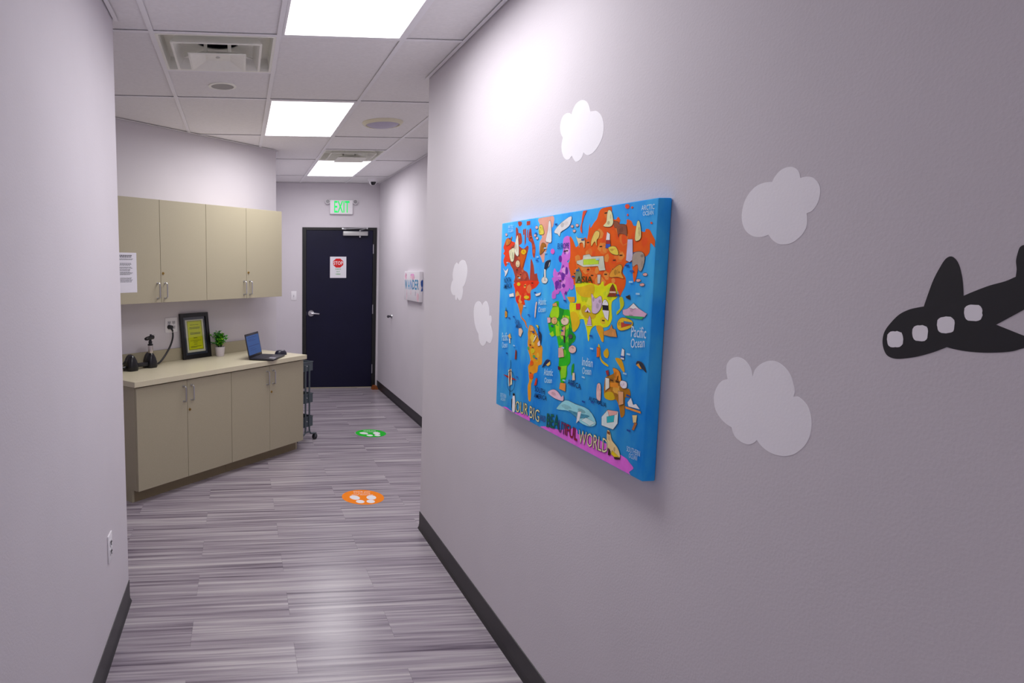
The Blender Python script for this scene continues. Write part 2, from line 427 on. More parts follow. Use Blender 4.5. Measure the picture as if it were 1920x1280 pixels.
def square_cone(mb, h0, z0, h1, z1, t=.0, mi=0):
    v = [(-h0, -h0, z0), (h0, -h0, z0), (h0, h0, z0), (-h0, h0, z0), (-h1, -h1, z1), (h1, -h1, z1), (h1, h1, z1), (-h1, h1, z1)]
    return mb.add(v, [(k, (k + 1) % 4, 4 + (k + 1) % 4, 4 + k) for k in range(4)], mi)
def vent(label, x, y):
    t = thing('air_vent', label, 'air vent', (x, y, ZC), 0, 'square ceiling air vents')
    f = MB(); h = GW / 2 - .0125
    for a in ((-h, -h + .014, -h, h), (h - .014, h, -h, h), (-h + .014, h - .014, -h, -h + .014), (-h + .014, h - .014, h - .014, h)): f.box(*a, -.001, .004)
    f.build('frame', CREAM, t)
    p = MB(); square_cone(p, h - .014, .002, h - .020, .066)
    hb = h - .020; rb = .118; pts = [(rb * math.cos(2 * PI * k / 32 + PI / 4), rb * math.sin(2 * PI * k / 32 + PI / 4)) for k in range(32)]
    sq = []
    for k in range(32):
        c_, s_ = pts[k]; m_ = max(abs(c_), abs(s_)); sq.append((c_ / m_ * hb, s_ / m_ * hb))
    p.add([(x_, y_, .066) for x_, y_ in pts] + [(x_, y_, .066) for x_, y_ in sq], [(k, (k + 1) % 32, 32 + (k + 1) % 32, 32 + k) for k in range(32)])
    p.build('back_pan', CREAM, t)
    MB().lathe([(.118, .060), (.112, .060), (.112, .066), (.118, .068)], 32, cap=False).build('duct_collar', CREAM, t)
    MB().lathe([(.112, .064), (.112, .15), (.0001, .15)], 32, cap=False).build('duct_opening', BLACKP, t)
    r1 = MB(); square_cone(r1, .226, -.018, .214, -.018); square_cone(r1, .214, -.018, .186, .040); square_cone(r1, .226, -.018, .226, -.014); square_cone(r1, .226, -.014, .190, .042); square_cone(r1, .190, .042, .186, .040)
    r1.build('outer_cone', CREAM, t)
    r2 = MB(); square_cone(r2, .146, -.043, .135, -.043); square_cone(r2, .135, -.043, .064, -.014); square_cone(r2, .146, -.043, .146, -.039); square_cone(r2, .146, -.039, .070, -.008); r2.box(-.064, .064, -.064, .064, -.014, -.008)
    r2.build('inner_cone', CREAM, t)
    MB().lathe([(.011, -.014), (.011, -.017), (.0001, -.017)], 16).build('centre_screw', SILVER, t)
    for s1 in (1, -1):
        for s2 in (1, -1): MB().box(.085, .262, -.012, .012, .034, .037, 0, 0, Matrix.Rotation(math.atan2(s2, s1), 4, 'Z')).box(.085, .088, -.012, .012, -.012, .034, 0, 0, Matrix.Rotation(math.atan2(s2, s1), 4, 'Z')).build('bracket', CREAM, t)
vent('large square ceiling air vent with nested frames, nearest the viewer', GX + GW / 2, GY + GL / 4)
vent('small far square air vent beside the farthest panel light', GX + 2.5 * GW, GY + 2.75 * GL)

t = thing('ceiling_speaker', 'small round grey-grilled speaker in the tile behind the big vent', 'speaker', (-.0962, 4.232, ZC + .0065))
MB().lathe([(.0865, 0), (.0865, -.005), (.071, -.007), (.069, 0)], 40).build('rim', CREAM, t, smooth=True)
MB().lathe([(.0001, -.003), (.0690, -.003), (.0690, 0)], 40).build('grille', mat('grey_grille', 'a8a6a4', 0.6, vary=.15, scale=900), t)
t = thing('ceiling_dome', 'larger round cream-rimmed lavender dome on the ceiling at right', 'ceiling dome', (1.117, 5.160, ZC + .0065))
MB().lathe([(.159, 0), (.159, -.004), (.142, -.020), (.132, -.022), (.128, -.012), (.128, 0)], 48).build('rim', mat('cream_ring', 'ece6cc', 0.45, vary=.02), t, smooth=True)
MB().lathe([(.0001, -.038), (.04, -.037), (.08, -.033), (.11, -.025), (.1275, -.013), (.1275, 0)], 48).build('lens', mat('lavender_lens', 'c4bed4', 0.5, vary=.03), t, smooth=True)
t = thing('security_camera', 'white dome security camera on the ceiling above the exit door', 'camera', (1.700, 8.394, ZC + .006))
MB().lathe([(.064, 0), (.064, -.022), (.058, -.030), (.050, -.032)], 32).build('base', WHITE, t, smooth=True)
MB().lathe([(.050, -.030)] + [(.050 * math.cos(a), -.034 - .050 * math.sin(a)) for a in [PI / 2 * q / 8 for q in range(8)]] + [(.0001, -.084)], 32).build('shell', WHITE, t, smooth=True)
a0 = MB(); n = 10
vv = []; ff = []
for i in range(n + 1):
    for j in range(n + 1):
        th = -PI / 2 - .75 + 1.5 * i / n; ph = .15 + 1.0 * j / n
        vv.append((.0515 * math.cos(th) * math.cos(ph), .0515 * math.sin(th) * math.cos(ph), -.034 - .0515 * math.sin(ph)))
for i in range(n):
    for j in range(n): ff.append((i * (n + 1) + j, (i + 1) * (n + 1) + j, (i + 1) * (n + 1) + j + 1, i * (n + 1) + j + 1))
a0.add(vv, ff).build('dark_window', mat('smoked_glass', '0c0c14', 0.08, vary=0), t, smooth=True)

# ---------------------------------------------------------------- outlines measured in millimetres (wall: along, up; canvas: from its left bottom corner)
CLOUDS=[[[[2212,2177],[2205,2189],[2188,2204],[2164,2210],[2141,2208],[2117,2197],[2100,2181],[2089,2160]],[[2089,2160],[2073,2157],[2054,2153],[2029,2138],[2011,2116],[2004,2092],[2008,2068],[2019,2051],[2039,2035],[2064,2024],[2091,2022],[2107,2028],[2120,2036]],[[2120,2036],[2126,2024],[2142,2015],[2166,2013],[2181,2022],[2197,2038]],[[2197,2038],[2212,2030],[2231,2030],[2252,2041],[2267,2060],[2274,2081],[2271,2099],[2266,2111]],[[2266,2111],[2281,2127],[2289,2148],[2286,2169],[2272,2185],[2252,2189],[2237,2188],[2224,2184],[2212,2177]]],[[[1329,1841],[1324,1850],[1312,1861],[1298,1866],[1284,1866],[1272,1861],[1263,1853],[1258,1840]],[[1258,1840],[1249,1841],[1239,1840],[1227,1836],[1217,1827],[1211,1817],[1209,1806],[1211,1791],[1217,1779],[1226,1771],[1236,1768]],[[1236,1768],[1234,1757],[1234,1741],[1243,1726],[1257,1715],[1272,1709],[1286,1708],[1301,1710],[1317,1719],[1328,1730]],[[1328,1730],[1340,1727],[1356,1726],[1374,1730],[1392,1741],[1403,1756],[1408,1774],[1407,1793],[1401,1811],[1388,1827],[1371,1838],[1352,1842],[1338,1842],[1329,1841]]],[[[1415,1401],[1420,1416],[1421,1433],[1412,1447],[1397,1455],[1382,1456],[1367,1452],[1352,1441],[1345,1430],[1342,1418]],[[1342,1418],[1336,1436],[1322,1450],[1305,1459],[1288,1462],[1271,1459],[1254,1450],[1241,1437],[1233,1421],[1229,1408],[1231,1396]],[[1231,1396],[1220,1398],[1206,1392],[1194,1382],[1186,1365],[1183,1345],[1186,1322],[1197,1300],[1215,1281],[1232,1271],[1248,1266],[1269,1264],[1289,1267],[1305,1274],[1316,1282]],[[1316,1282],[1325,1273],[1338,1266],[1354,1265],[1374,1270],[1386,1280],[1392,1292]],[[1392,1292],[1410,1296],[1430,1306],[1446,1321],[1453,1339],[1454,1359],[1445,1380],[1432,1394],[1415,1401]]],[[[3336,1672],[3320,1686],[3292,1695],[3269,1696],[3241,1691],[3217,1674],[3201,1651],[3202,1621],[3216,1591],[3236,1570],[3261,1558]],[[3261,1558],[3256,1537],[3265,1510],[3281,1494],[3300,1488],[3322,1494],[3340,1504]],[[3340,1504],[3349,1490],[3360,1488],[3371,1495],[3377,1513]],[[3377,1513],[3402,1511],[3427,1518],[3448,1538],[3449,1558],[3435,1580],[3417,1592]],[[3417,1592],[3425,1619],[3415,1646],[3396,1670],[3373,1681],[3361,1683],[3336,1672]]],[[[2982,1480],[2972,1492],[2954,1501],[2940,1504],[2921,1498],[2903,1478],[2895,1458],[2893,1440]],[[2893,1440],[2875,1441],[2866,1433],[2864,1416],[2874,1400]],[[2874,1400],[2859,1382],[2846,1363],[2846,1343],[2859,1323],[2874,1316],[2895,1317],[2915,1321]],[[2915,1321],[2928,1306],[2955,1294],[2979,1295],[3002,1308],[3016,1328],[3020,1343]],[[3020,1343],[3049,1361],[3071,1384],[3086,1412],[3092,1445],[3086,1471],[3070,1488],[3046,1497],[3021,1498],[2998,1490],[2982,1480]]]]
PLANE=[[[992,1596],[987,1618],[981,1641],[973,1661],[966,1674],[958,1678],[950,1672],[944,1661],[939,1645],[936,1630],[934,1616]],[[934,1616],[921,1623],[900,1633],[880,1640],[867,1647]],[[867,1647],[867,1658],[869,1670],[868,1682],[866,1690],[861,1693],[855,1691],[850,1682],[847,1668],[845,1655]],[[845,1655],[833,1658],[825,1654],[825,1644],[834,1627],[845,1609],[852,1600]],[[852,1600],[865,1590],[885,1575]],[[885,1575],[871,1570],[848,1562],[832,1558],[828,1554],[834,1548],[847,1544],[860,1538],[876,1534],[897,1531],[918,1530],[937,1531],[950,1533]],[[950,1533],[970,1522],[993,1512],[1013,1506],[1030,1503],[1044,1506],[1052,1516],[1056,1531],[1054,1548],[1044,1565],[1031,1580],[1016,1589],[1004,1593],[992,1596]]]
PLANE_WINDOWS=[[[1020,1538],[1020,1534],[1020,1530],[1022,1527],[1025,1524],[1029,1523],[1032,1523],[1036,1522],[1040,1522],[1044,1524],[1046,1527],[1047,1531],[1048,1535],[1048,1539],[1048,1543],[1046,1546],[1043,1549],[1039,1550],[1035,1550],[1032,1551],[1028,1550],[1024,1549],[1022,1545],[1021,1542]],[[981,1552],[981,1549],[981,1545],[982,1542],[985,1539],[989,1538],[992,1538],[995,1538],[999,1538],[1002,1540],[1004,1543],[1005,1546],[1006,1550],[1006,1553],[1006,1557],[1004,1561],[1001,1563],[998,1564],[995,1564],[991,1565],[988,1564],[984,1563],[982,1560],[981,1556]],[[942,1570],[942,1566],[942,1562],[943,1559],[946,1557],[950,1556],[953,1555],[957,1555],[960,1555],[964,1557],[966,1560],[967,1564],[968,1567],[968,1571],[968,1575],[966,1578],[963,1580],[959,1581],[956,1582],[952,1582],[949,1582],[946,1580],[943,1577],[942,1573]],[[905,1591],[904,1588],[905,1584],[906,1581],[909,1579],[912,1578],[916,1578],[919,1578],[923,1578],[926,1580],[928,1583],[929,1586],[930,1590],[930,1593],[930,1597],[928,1600],[925,1602],[922,1603],[918,1603],[915,1603],[911,1603],[908,1601],[906,1598],[905,1595]]]
MAP_SHAPES=[
['landmass','f5a08c',[[340,762],[452,763],[455,728],[445,720],[449,674],[424,668],[412,644],[400,632],[398,607],[387,601],[374,616],[358,635],[355,675],[372,689],[366,702],[349,705],[346,720],[354,736]]],
['landmass','e8401c',[[54,700],[86,701],[105,689],[139,681],[138,665],[101,661],[89,633],[101,605],[78,603],[55,586],[33,603],[31,617],[42,632],[26,640],[38,651],[25,663],[30,675]]],
['landmass','a8402e',[[142,740],[162,734],[169,718],[191,715],[204,690],[200,676],[179,670],[190,663],[222,655],[252,666],[264,657],[251,630],[237,604],[229,586],[224,575],[262,564],[279,542],[284,538],[286,575],[287,614],[300,608],[315,586],[324,560],[341,562],[350,546],[344,526],[153,521],[151,545],[126,577],[95,602],[96,661],[139,678],[145,708]]],
['landmass','a8402e',[[261,687],[265,724],[280,728],[289,703],[306,681],[323,655],[319,620],[301,630],[290,673]]],
['island','a8402e',[[162,762],[192,760],[196,749],[175,743],[163,753]]],
['island','a8402e',[[239,758],[270,758],[271,743],[240,743]]],
['island','a8402e',[[208,727],[221,733],[223,711],[213,707]]],
['island','a8402e',[[224,729],[236,732],[239,679],[229,666]]],
['island','a8402e',[[247,725],[255,727],[255,696],[247,697]]],
['landmass','e83a14',[[153,524],[353,535],[341,511],[298,497],[300,470],[289,459],[245,459],[252,441],[220,439],[199,434],[182,442],[164,457],[155,496]]],
['landmass','d8781c',[[185,442],[220,444],[237,436],[226,408],[224,394],[252,383],[268,375],[274,364],[285,352],[270,357],[253,374],[220,389],[201,420]]],
['landmass','e8951c',[[304,367],[329,365],[355,348],[371,332],[392,308],[412,294],[412,270],[412,234],[386,225],[378,199],[351,189],[347,171],[332,145],[335,110],[332,81],[315,80],[307,105],[304,135],[314,158],[301,207],[319,227],[311,249],[292,272],[298,271],[288,296],[291,314],[287,336],[295,360]]],
['landmass','f55a10',[[575,685],[598,673],[613,655],[626,651],[673,679],[686,672],[697,721],[702,706],[724,723],[738,732],[748,752],[762,761],[791,763],[815,764],[820,732],[840,722],[851,730],[863,720],[861,708],[894,706],[896,719],[918,713],[930,699],[955,698],[966,683],[983,680],[986,687],[1002,685],[1016,670],[1030,654],[1032,636],[1010,649],[1008,625],[989,613],[975,626],[934,625],[936,602],[904,596],[888,572],[905,555],[905,532],[890,512],[880,500],[859,521],[775,516],[667,492],[624,525],[607,531],[585,573],[574,595],[582,608],[584,634]]],
['landmass','d070d8',[[539,684],[573,685],[584,634],[582,612],[565,604],[577,595],[581,573],[606,536],[612,525],[502,522],[491,540],[470,556],[478,581],[498,568],[517,572],[529,595],[518,613],[534,640],[531,667]]],
['landmass','c868d0',[[471,549],[597,551],[616,525],[613,514],[597,510],[592,516],[577,503],[556,496],[571,471],[558,475],[543,491],[525,505],[517,494],[499,491],[496,478],[471,475],[469,496],[488,510],[472,536]]],
['landmass','d8dc10',[[626,531],[670,538],[734,534],[767,529],[790,543],[799,528],[830,538],[858,534],[867,517],[869,498],[843,483],[844,454],[848,433],[830,409],[794,401],[808,384],[806,363],[793,367],[774,397],[764,406],[743,398],[730,381],[728,357],[721,355],[711,385],[698,406],[689,419],[666,417],[667,407],[653,386],[626,373],[610,407],[599,435],[597,468],[637,470],[634,501]]],
['landmass','2eb41e',[[519,468],[523,449],[561,443],[595,443],[605,417],[616,387],[622,368],[643,362],[637,343],[602,322],[610,302],[612,304],[617,271],[597,252],[599,225],[579,194],[558,193],[554,213],[539,246],[540,269],[537,289],[531,314],[522,334],[512,349],[490,344],[470,351],[451,378],[455,412],[472,439],[488,462]]],
['landmass','a8701c',[[832,257],[870,273],[876,289],[904,285],[913,264],[930,243],[952,243],[960,228],[954,218],[936,216],[935,192],[937,166],[920,154],[910,178],[893,199],[870,194],[834,193],[826,210],[826,236]]],
['landmass','d868d0',[[83,0],[113,10],[180,5],[267,20],[326,21],[332,14],[311,0]]],
['landmass','d868d0',[[427,0],[471,17],[501,19],[573,30],[607,42],[640,50],[665,60],[685,55],[691,45],[750,57],[850,58],[927,46],[959,43],[971,37],[988,30],[992,24],[974,9],[970,1],[824,0],[720,0],[646,0]]],
['island','f55a10',[[937,593],[958,593],[960,573],[952,548],[945,546],[939,568]]],
['island','e85030',[[657,765],[679,766],[663,746],[656,730],[651,718],[655,694],[647,697],[641,710],[648,728],[650,747]]],
['island','f05030',[[906,755],[905,752],[901,749],[895,749],[890,750],[886,753],[884,757],[885,760],[889,762],[894,762],[900,761],[904,758]]],
['island','f05030',[[924,750],[923,749],[921,748],[919,747],[916,748],[914,749],[913,751],[914,752],[916,753],[918,754],[921,753],[923,752]]],
['island','f05030',[[903,731],[903,730],[901,729],[899,728],[897,729],[895,730],[895,732],[895,733],[896,734],[899,735],[901,734],[903,733]]],
['island','f05030',[[1014,701],[1014,700],[1012,699],[1010,699],[1008,699],[1006,701],[1005,702],[1005,704],[1007,705],[1009,705],[1012,704],[1014,703]]],
['island','e060c0',[[475,639],[473,635],[468,631],[461,630],[453,632],[448,635],[445,640],[447,644],[452,648],[459,649],[467,647],[472,644]]],
['island','2a9c20',[[629,261],[642,270],[642,246],[634,229],[627,234]]],
['island','d0a818',[[813,330],[832,344],[842,329],[835,315],[819,317]]],
['island','d8b818',[[782,351],[794,341],[803,308],[841,295],[837,290],[804,299],[785,326]]],
['island','d8a018',[[876,320],[908,320],[926,291],[919,287],[899,300]]],
['island','b8c020',[[881,496],[895,499],[905,476],[874,448],[871,456],[887,468]]],
['country_patch','6a2a9a',[[529,613],[528,607],[525,603],[519,602],[513,603],[508,608],[506,613],[507,619],[511,623],[517,624],[523,623],[527,619]]],
['country_patch','6a2a9a',[[574,573],[574,566],[571,561],[566,559],[562,561],[558,566],[556,573],[557,579],[560,584],[564,586],[569,584],[572,579]]],
['country_patch','6a2a9a',[[516,529],[514,524],[510,521],[502,520],[495,521],[490,524],[487,528],[489,533],[494,537],[501,538],[508,537],[514,534]]],
['country_patch','6a2a9a',[[553,552],[552,546],[549,541],[543,539],[537,540],[533,545],[530,552],[531,559],[535,564],[541,566],[547,564],[551,559]]],
['country_patch','6a2a9a',[[507,522],[507,514],[504,508],[500,506],[495,508],[491,514],[490,521],[490,529],[493,534],[497,536],[502,534],[506,529]]],
['country_patch','6a2a9a',[[560,523],[559,520],[555,517],[550,516],[544,517],[540,519],[538,522],[539,526],[543,528],[549,529],[554,528],[558,526]]],
['country_patch','6a2a9a',[[573,498],[572,495],[570,493],[567,492],[564,493],[561,495],[560,498],[561,501],[563,503],[566,504],[569,504],[572,501]]],
['country_patch','d8a018',[[764,404],[803,404],[810,366],[803,360],[788,374]]],
['country_patch','d8b018',[[627,517],[664,522],[738,532],[734,495],[667,492]]],
['country_patch','c8a818',[[671,448],[692,465],[731,444],[761,442],[748,426],[696,426]]],
['country_patch','a0d818',[[464,426],[489,451],[521,447],[522,412],[470,408]]],
['country_patch','a0d818',[[504,385],[527,383],[539,351],[512,346]]],
['country_patch','a0d818',[[567,424],[597,422],[600,385],[576,372]]],
['country_patch','a0d818',[[461,350],[488,362],[498,347],[481,341]]],
['country_patch','8cd020',[[551,247],[596,256],[591,215],[559,205]]],
['country_patch','168c28',[[525,447],[561,441],[550,415],[530,396]]],
['country_patch','168c28',[[599,393],[617,376],[643,362],[632,345],[601,324]]],
['country_patch','e0b818',[[604,435],[640,438],[658,419],[667,407],[653,386],[626,373],[613,403]]],
['country_patch','e8a020',[[576,486],[627,488],[629,472],[597,468]]],
['country_patch','f08a28',[[853,245],[896,250],[901,236],[854,232]]],
['country_patch','c8a818',[[832,209],[868,218],[885,202],[866,193],[834,193]]],
['country_patch','c85a10',[[192,645],[245,630],[227,600],[214,577],[196,600]]],
['country_patch','e8c020',[[288,471],[285,468],[277,465],[265,463],[254,464],[245,466],[242,469],[244,472],[253,475],[264,477],[276,476],[284,474]]],
['country_patch','e8c020',[[205,518],[204,515],[198,512],[190,511],[182,512],[175,514],[173,518],[175,521],[181,524],[189,525],[197,524],[203,522]]],
['country_patch','e85818',[[344,229],[343,223],[338,219],[331,217],[324,217],[319,220],[316,225],[318,230],[323,234],[330,237],[337,236],[342,233]]],
['country_patch','e85818',[[349,179],[347,173],[341,168],[333,165],[325,165],[318,168],[315,173],[317,179],[323,184],[331,187],[340,187],[346,184]]],
['country_patch','58a050',[[359,255],[358,251],[354,248],[348,247],[343,247],[339,249],[337,251],[338,255],[342,258],[347,259],[353,259],[357,257]]],
['country_patch','58a050',[[306,279],[305,276],[302,273],[298,272],[293,272],[290,274],[289,277],[289,280],[292,283],[297,284],[301,284],[304,282]]],
['country_patch','d0c020',[[352,275],[350,270],[344,265],[336,263],[327,263],[321,266],[318,271],[320,276],[326,280],[334,283],[342,282],[349,279]]],
['animal_print','e8e0c8',[[156,705],[168,700],[179,634],[155,632],[136,658]]],
['animal_print','d8d8b0',[[105,656],[136,658],[134,612],[106,610],[85,647]]],
['animal_print','f0b010',[[247,643],[244,638],[236,634],[224,633],[212,635],[203,639],[200,644],[203,649],[211,652],[223,653],[235,652],[243,648]]],
['animal_print','e0c8a0',[[193,597],[191,591],[185,586],[175,584],[166,586],[158,591],[155,598],[157,604],[163,609],[173,611],[183,609],[190,604]]],
['animal_print','c87830',[[51,698],[87,699],[109,707],[104,694],[88,678],[54,674]]],
['animal_print','f0f4f8',[[29,581],[54,569],[83,579],[75,562],[53,545],[51,562]]],
['animal_print','ece8e4',[[423,744],[437,741],[449,676],[423,673],[405,679],[419,716]]],
['animal_print','e0d050',[[349,734],[372,735],[389,707],[371,702],[349,707]]],
['animal_print','a86a20',[[374,670],[406,665],[399,647],[372,632],[361,635]]],
['animal_print','20283a',[[446,610],[443,602],[431,586],[418,578],[407,551],[400,553],[404,586],[412,603]]],
['animal_print','f0e8e0',[[441,602],[445,602],[438,588],[433,586]]],
['animal_print','e8e4d8',[[432,539],[429,533],[421,528],[409,527],[397,528],[388,532],[385,538],[387,543],[396,548],[407,550],[419,548],[428,544]]],
['animal_print','e8e4d8',[[402,578],[414,576],[417,547],[405,546]]],
['animal_print','f0ece8',[[580,752],[576,727],[554,715],[514,704],[506,690],[491,699],[469,704],[475,715],[516,735]]],
['fish_print','f4b4b0',[[598,718],[597,715],[594,714],[590,714],[586,715],[582,716],[581,719],[582,721],[585,722],[589,722],[594,722],[597,720]]],
['fish_print','f4b4b0',[[631,719],[630,717],[627,716],[622,715],[617,716],[614,718],[612,720],[613,722],[617,724],[621,724],[626,723],[630,721]]],
['fish_print','f4b4b0',[[614,702],[613,700],[610,699],[605,698],[600,699],[597,701],[595,703],[596,705],[600,707],[604,707],[609,706],[613,704]]],
['fish_print','f0b8b8',[[339,730],[338,727],[334,725],[329,725],[323,726],[319,728],[318,731],[319,734],[323,735],[328,736],[333,735],[337,732]]],
['fish_print','f0b8b8',[[328,702],[327,699],[324,698],[319,697],[314,698],[311,700],[309,703],[310,705],[314,706],[318,707],[323,706],[327,704]]],
['fish_print','f0b8b8',[[345,690],[344,688],[340,686],[336,686],[331,687],[327,689],[325,691],[327,693],[330,695],[335,695],[340,695],[343,693]]],
['fish_print','f0b8b8',[[63,716],[62,714],[58,712],[53,712],[48,713],[44,715],[42,718],[43,720],[47,722],[52,722],[58,721],[62,719]]],
['fish_print','f8a8a0',[[1005,566],[1004,564],[1001,562],[996,562],[991,562],[987,564],[986,565],[987,567],[990,568],[995,569],[1000,569],[1004,567]]],
['fish_print','f8a8a0',[[977,549],[976,547],[972,546],[967,545],[962,545],[958,547],[957,548],[958,550],[962,552],[967,552],[972,552],[976,551]]],
['fish_print','f8a8a0',[[995,538],[994,536],[990,534],[985,534],[980,534],[976,535],[975,537],[976,539],[980,540],[985,541],[990,541],[993,540]]],
['animal_print','e8c898',[[618,685],[632,678],[669,675],[675,662],[672,645],[662,662],[642,661],[643,646],[633,663]]],
['animal_print','e8c060',[[734,694],[757,691],[755,675],[744,667],[746,649],[733,664],[715,650],[714,669]]],
['landmark_print','c8ccb8',[[630,605],[667,609],[670,622],[706,625],[718,617],[786,618],[796,586],[801,576],[768,574],[759,588],[673,586],[631,597]]],
['landmark_print','b8d838',[[671,609],[761,611],[762,594],[673,592]]],
['animal_print','8a5038',[[833,718],[856,714],[861,708],[894,703],[901,674],[889,678],[863,682],[860,671],[850,698],[838,700]]],
['animal_print','e8e0a8',[[802,753],[819,745],[829,716],[815,704],[778,708],[793,719],[795,740]]],
['landmark_print','e0e4ec',[[800,689],[815,682],[816,665],[796,665]]],
['landmark_print','3858b8',[[797,654],[820,653],[820,641],[796,642]]],
['landmark_print','a03030',[[798,665],[818,664],[820,653],[797,654]]],
['animal_print','f0c848',[[812,643],[848,644],[865,622],[842,622],[822,629]]],
['animal_print','e8d890',[[947,708],[959,706],[968,667],[952,657],[941,664]]],
['landmark_print','c0bcd8',[[907,663],[930,662],[936,606],[922,599],[904,604]]],
['animal_print','a89888',[[938,622],[975,626],[990,609],[980,577],[966,577],[958,593],[937,587]]],
['animal_print','d89830',[[825,556],[835,574],[872,592],[887,585],[885,568],[897,553],[867,557]]],
['landmark_print','7a8868',[[625,566],[645,584],[663,565],[666,535],[628,534]]],
['landmark_print','c8c0b0',[[758,562],[777,562],[775,536],[762,535]]],
['animal_print','c8b0c8',[[730,503],[753,488],[777,497],[788,492],[790,467],[767,445],[739,445],[736,470]]],
['animal_print','f0f0f8',[[797,481],[807,488],[820,482],[825,471],[796,469]]],
['animal_print','181828',[[796,471],[825,471],[828,458],[798,456]]],
['animal_print','e8e0f0',[[796,456],[832,456],[829,427],[812,434]]],
['landmark_print','e0c0e0',[[694,444],[712,459],[731,444]]],
['landmark_print','401818',[[706,443],[711,449],[717,444]]],
['landmark_print','c8a0c8',[[713,405],[719,424],[725,434],[733,425],[739,406]]],
['landmark_print','e8e0e8',[[709,404],[742,405],[743,403],[709,401]]],
['landmark_print','e03030',[[639,466],[665,468],[665,450],[641,448]]],
['landmark_print','8a3818',[[832,523],[844,536],[855,523],[866,508],[865,500],[818,498],[829,509]]],
['landmark_print','e8b8a0',[[830,514],[862,515],[863,510],[830,509]]],
['landmark_print','d0a8c0',[[902,463],[924,468],[951,485],[979,471],[1014,460],[1005,451],[992,444],[922,445],[903,452]]],
['landmark_print','f4ecf0',[[931,471],[951,485],[976,471],[962,472],[952,469],[941,471]]],
['landmark_print','30a860',[[915,448],[1002,451],[992,443],[922,443]]],
['boat_print','e8b828',[[879,426],[901,441],[948,436],[951,422],[933,412],[900,404],[881,409]]],
['boat_print','b84030',[[898,427],[949,430],[946,424],[900,412]]],
['boat_print','4878a8',[[909,432],[949,431],[947,426],[913,425]]],
['landmark_print','c88848',[[808,391],[839,401],[849,417],[856,405],[870,404],[880,383],[845,381],[809,382]]],
['animal_print','f0e8e8',[[909,353],[920,350],[921,322],[904,322]]],
['animal_print','303848',[[980,316],[986,327],[1010,323],[1026,302],[1012,308],[998,312]]],
['animal_print','e8a040',[[980,316],[990,322],[1005,309],[998,308]]],
['fish_print','302820',[[913,502],[931,507],[934,494],[917,498]]],
['landmark_print','f06820',[[776,341],[792,340],[794,314],[778,310]]],
['animal_print','e8a060',[[309,367],[334,363],[341,348],[306,345]]],
['animal_print','28304a',[[368,370],[380,367],[381,354],[401,341],[399,307],[387,308],[380,341]]],
['animal_print','e8d040',[[353,372],[375,372],[376,360],[366,366]]],
['animal_print','e8d0b8',[[356,335],[366,331],[344,309],[335,306]]],
['animal_print','f0d0d0',[[373,306],[391,319],[397,300],[379,296]]],
['fruit_print','d89830',[[68,402],[77,407],[89,398],[88,382],[70,380]]],
['fruit_print','2a7a30',[[72,406],[76,420],[83,406]]],
['landmark_print','e8c0a8',[[207,345],[228,351],[245,337],[226,314],[210,319]]],
['animal_print','f0e8e0',[[103,475],[146,482],[152,468],[107,464]]],
['boat_print','f0e8e0',[[338,485],[385,493],[377,483],[348,478]]],
['animal_print','f0c8c0',[[346,451],[358,456],[353,430],[348,399],[341,407]]],
['animal_print','f0b060',[[106,306],[126,318],[139,300],[119,296]]],
['animal_print','d8e4f0',[[116,295],[130,297],[132,278],[123,277]]],
['animal_print','e8b0b8',[[442,406],[467,408],[469,391],[448,387]]],
['animal_print','f0b070',[[516,401],[514,395],[507,390],[497,388],[487,388],[479,392],[475,398],[478,404],[485,409],[495,411],[505,411],[513,407]]],
['animal_print','e8c8b0',[[596,406],[593,399],[584,394],[572,391],[559,391],[549,395],[545,401],[548,408],[557,413],[570,416],[582,415],[592,412]]],
['animal_print','e8b8b0',[[652,318],[650,312],[642,306],[630,303],[618,303],[609,306],[605,312],[608,319],[616,324],[628,328],[640,327],[649,324]]],
['animal_print','d8a898',[[534,308],[564,316],[575,283],[537,275]]],
['animal_print','504858',[[625,357],[624,354],[620,351],[614,350],[607,350],[603,352],[601,355],[602,358],[606,361],[612,362],[619,362],[623,360]]],
['animal_print','302838',[[565,352],[575,355],[579,336],[571,331]]],
['animal_print','e0a080',[[558,381],[574,387],[573,355],[547,354]]],
['landmark_print','e0a060',[[479,457],[506,463],[512,451],[480,449]]],
['animal_print','1c2c5c',[[418,222],[447,253],[472,257],[475,253],[453,240]]],
['animal_print','e8c060',[[449,237],[478,254],[481,244],[464,234]]],
['animal_print','f0f0f0',[[176,71],[194,72],[199,13],[177,6],[170,37]]],
['animal_print','101018',[[192,78],[191,76],[188,74],[184,72],[180,72],[176,73],[175,75],[176,78],[179,80],[183,81],[187,81],[190,80]]],
['animal_print','20242c',[[163,52],[172,59],[173,8],[166,22]]],
['compass_print','a82820',[[71,140],[138,144],[210,139],[139,131]]],
['compass_print','e8d8b0',[[123,166],[152,176],[164,115],[132,101]]],
['compass_print','882018',[[135,181],[150,145],[143,89],[133,134]]],
['compass_print','182038',[[141,210],[144,210],[145,65],[141,64]]],
['animal_print','c83828',[[374,176],[385,175],[379,151],[360,145]]],
['boat_print','8a3020',[[184,257],[195,255],[196,223],[181,219]]],
['fish_print','e8b8c8',[[472,142],[511,159],[545,156],[570,144],[583,152],[582,133],[533,130],[493,134]]],
['whale_print','90d0d8',[[543,101],[598,138],[664,139],[747,138],[793,107],[760,88],[703,86],[672,98],[623,107],[555,97]]],
['whale_print','c4e4e8',[[706,95],[734,110],[789,106],[759,90]]],
['whale_print','4890a8',[[623,110],[684,114],[749,120],[741,112],[702,101],[672,99]]],
['whale_print','e0f0f8',[[683,118],[704,123],[694,92],[676,78]]],
['animal_print','f0b8b0',[[789,226],[808,229],[812,186],[805,179],[789,186]]],
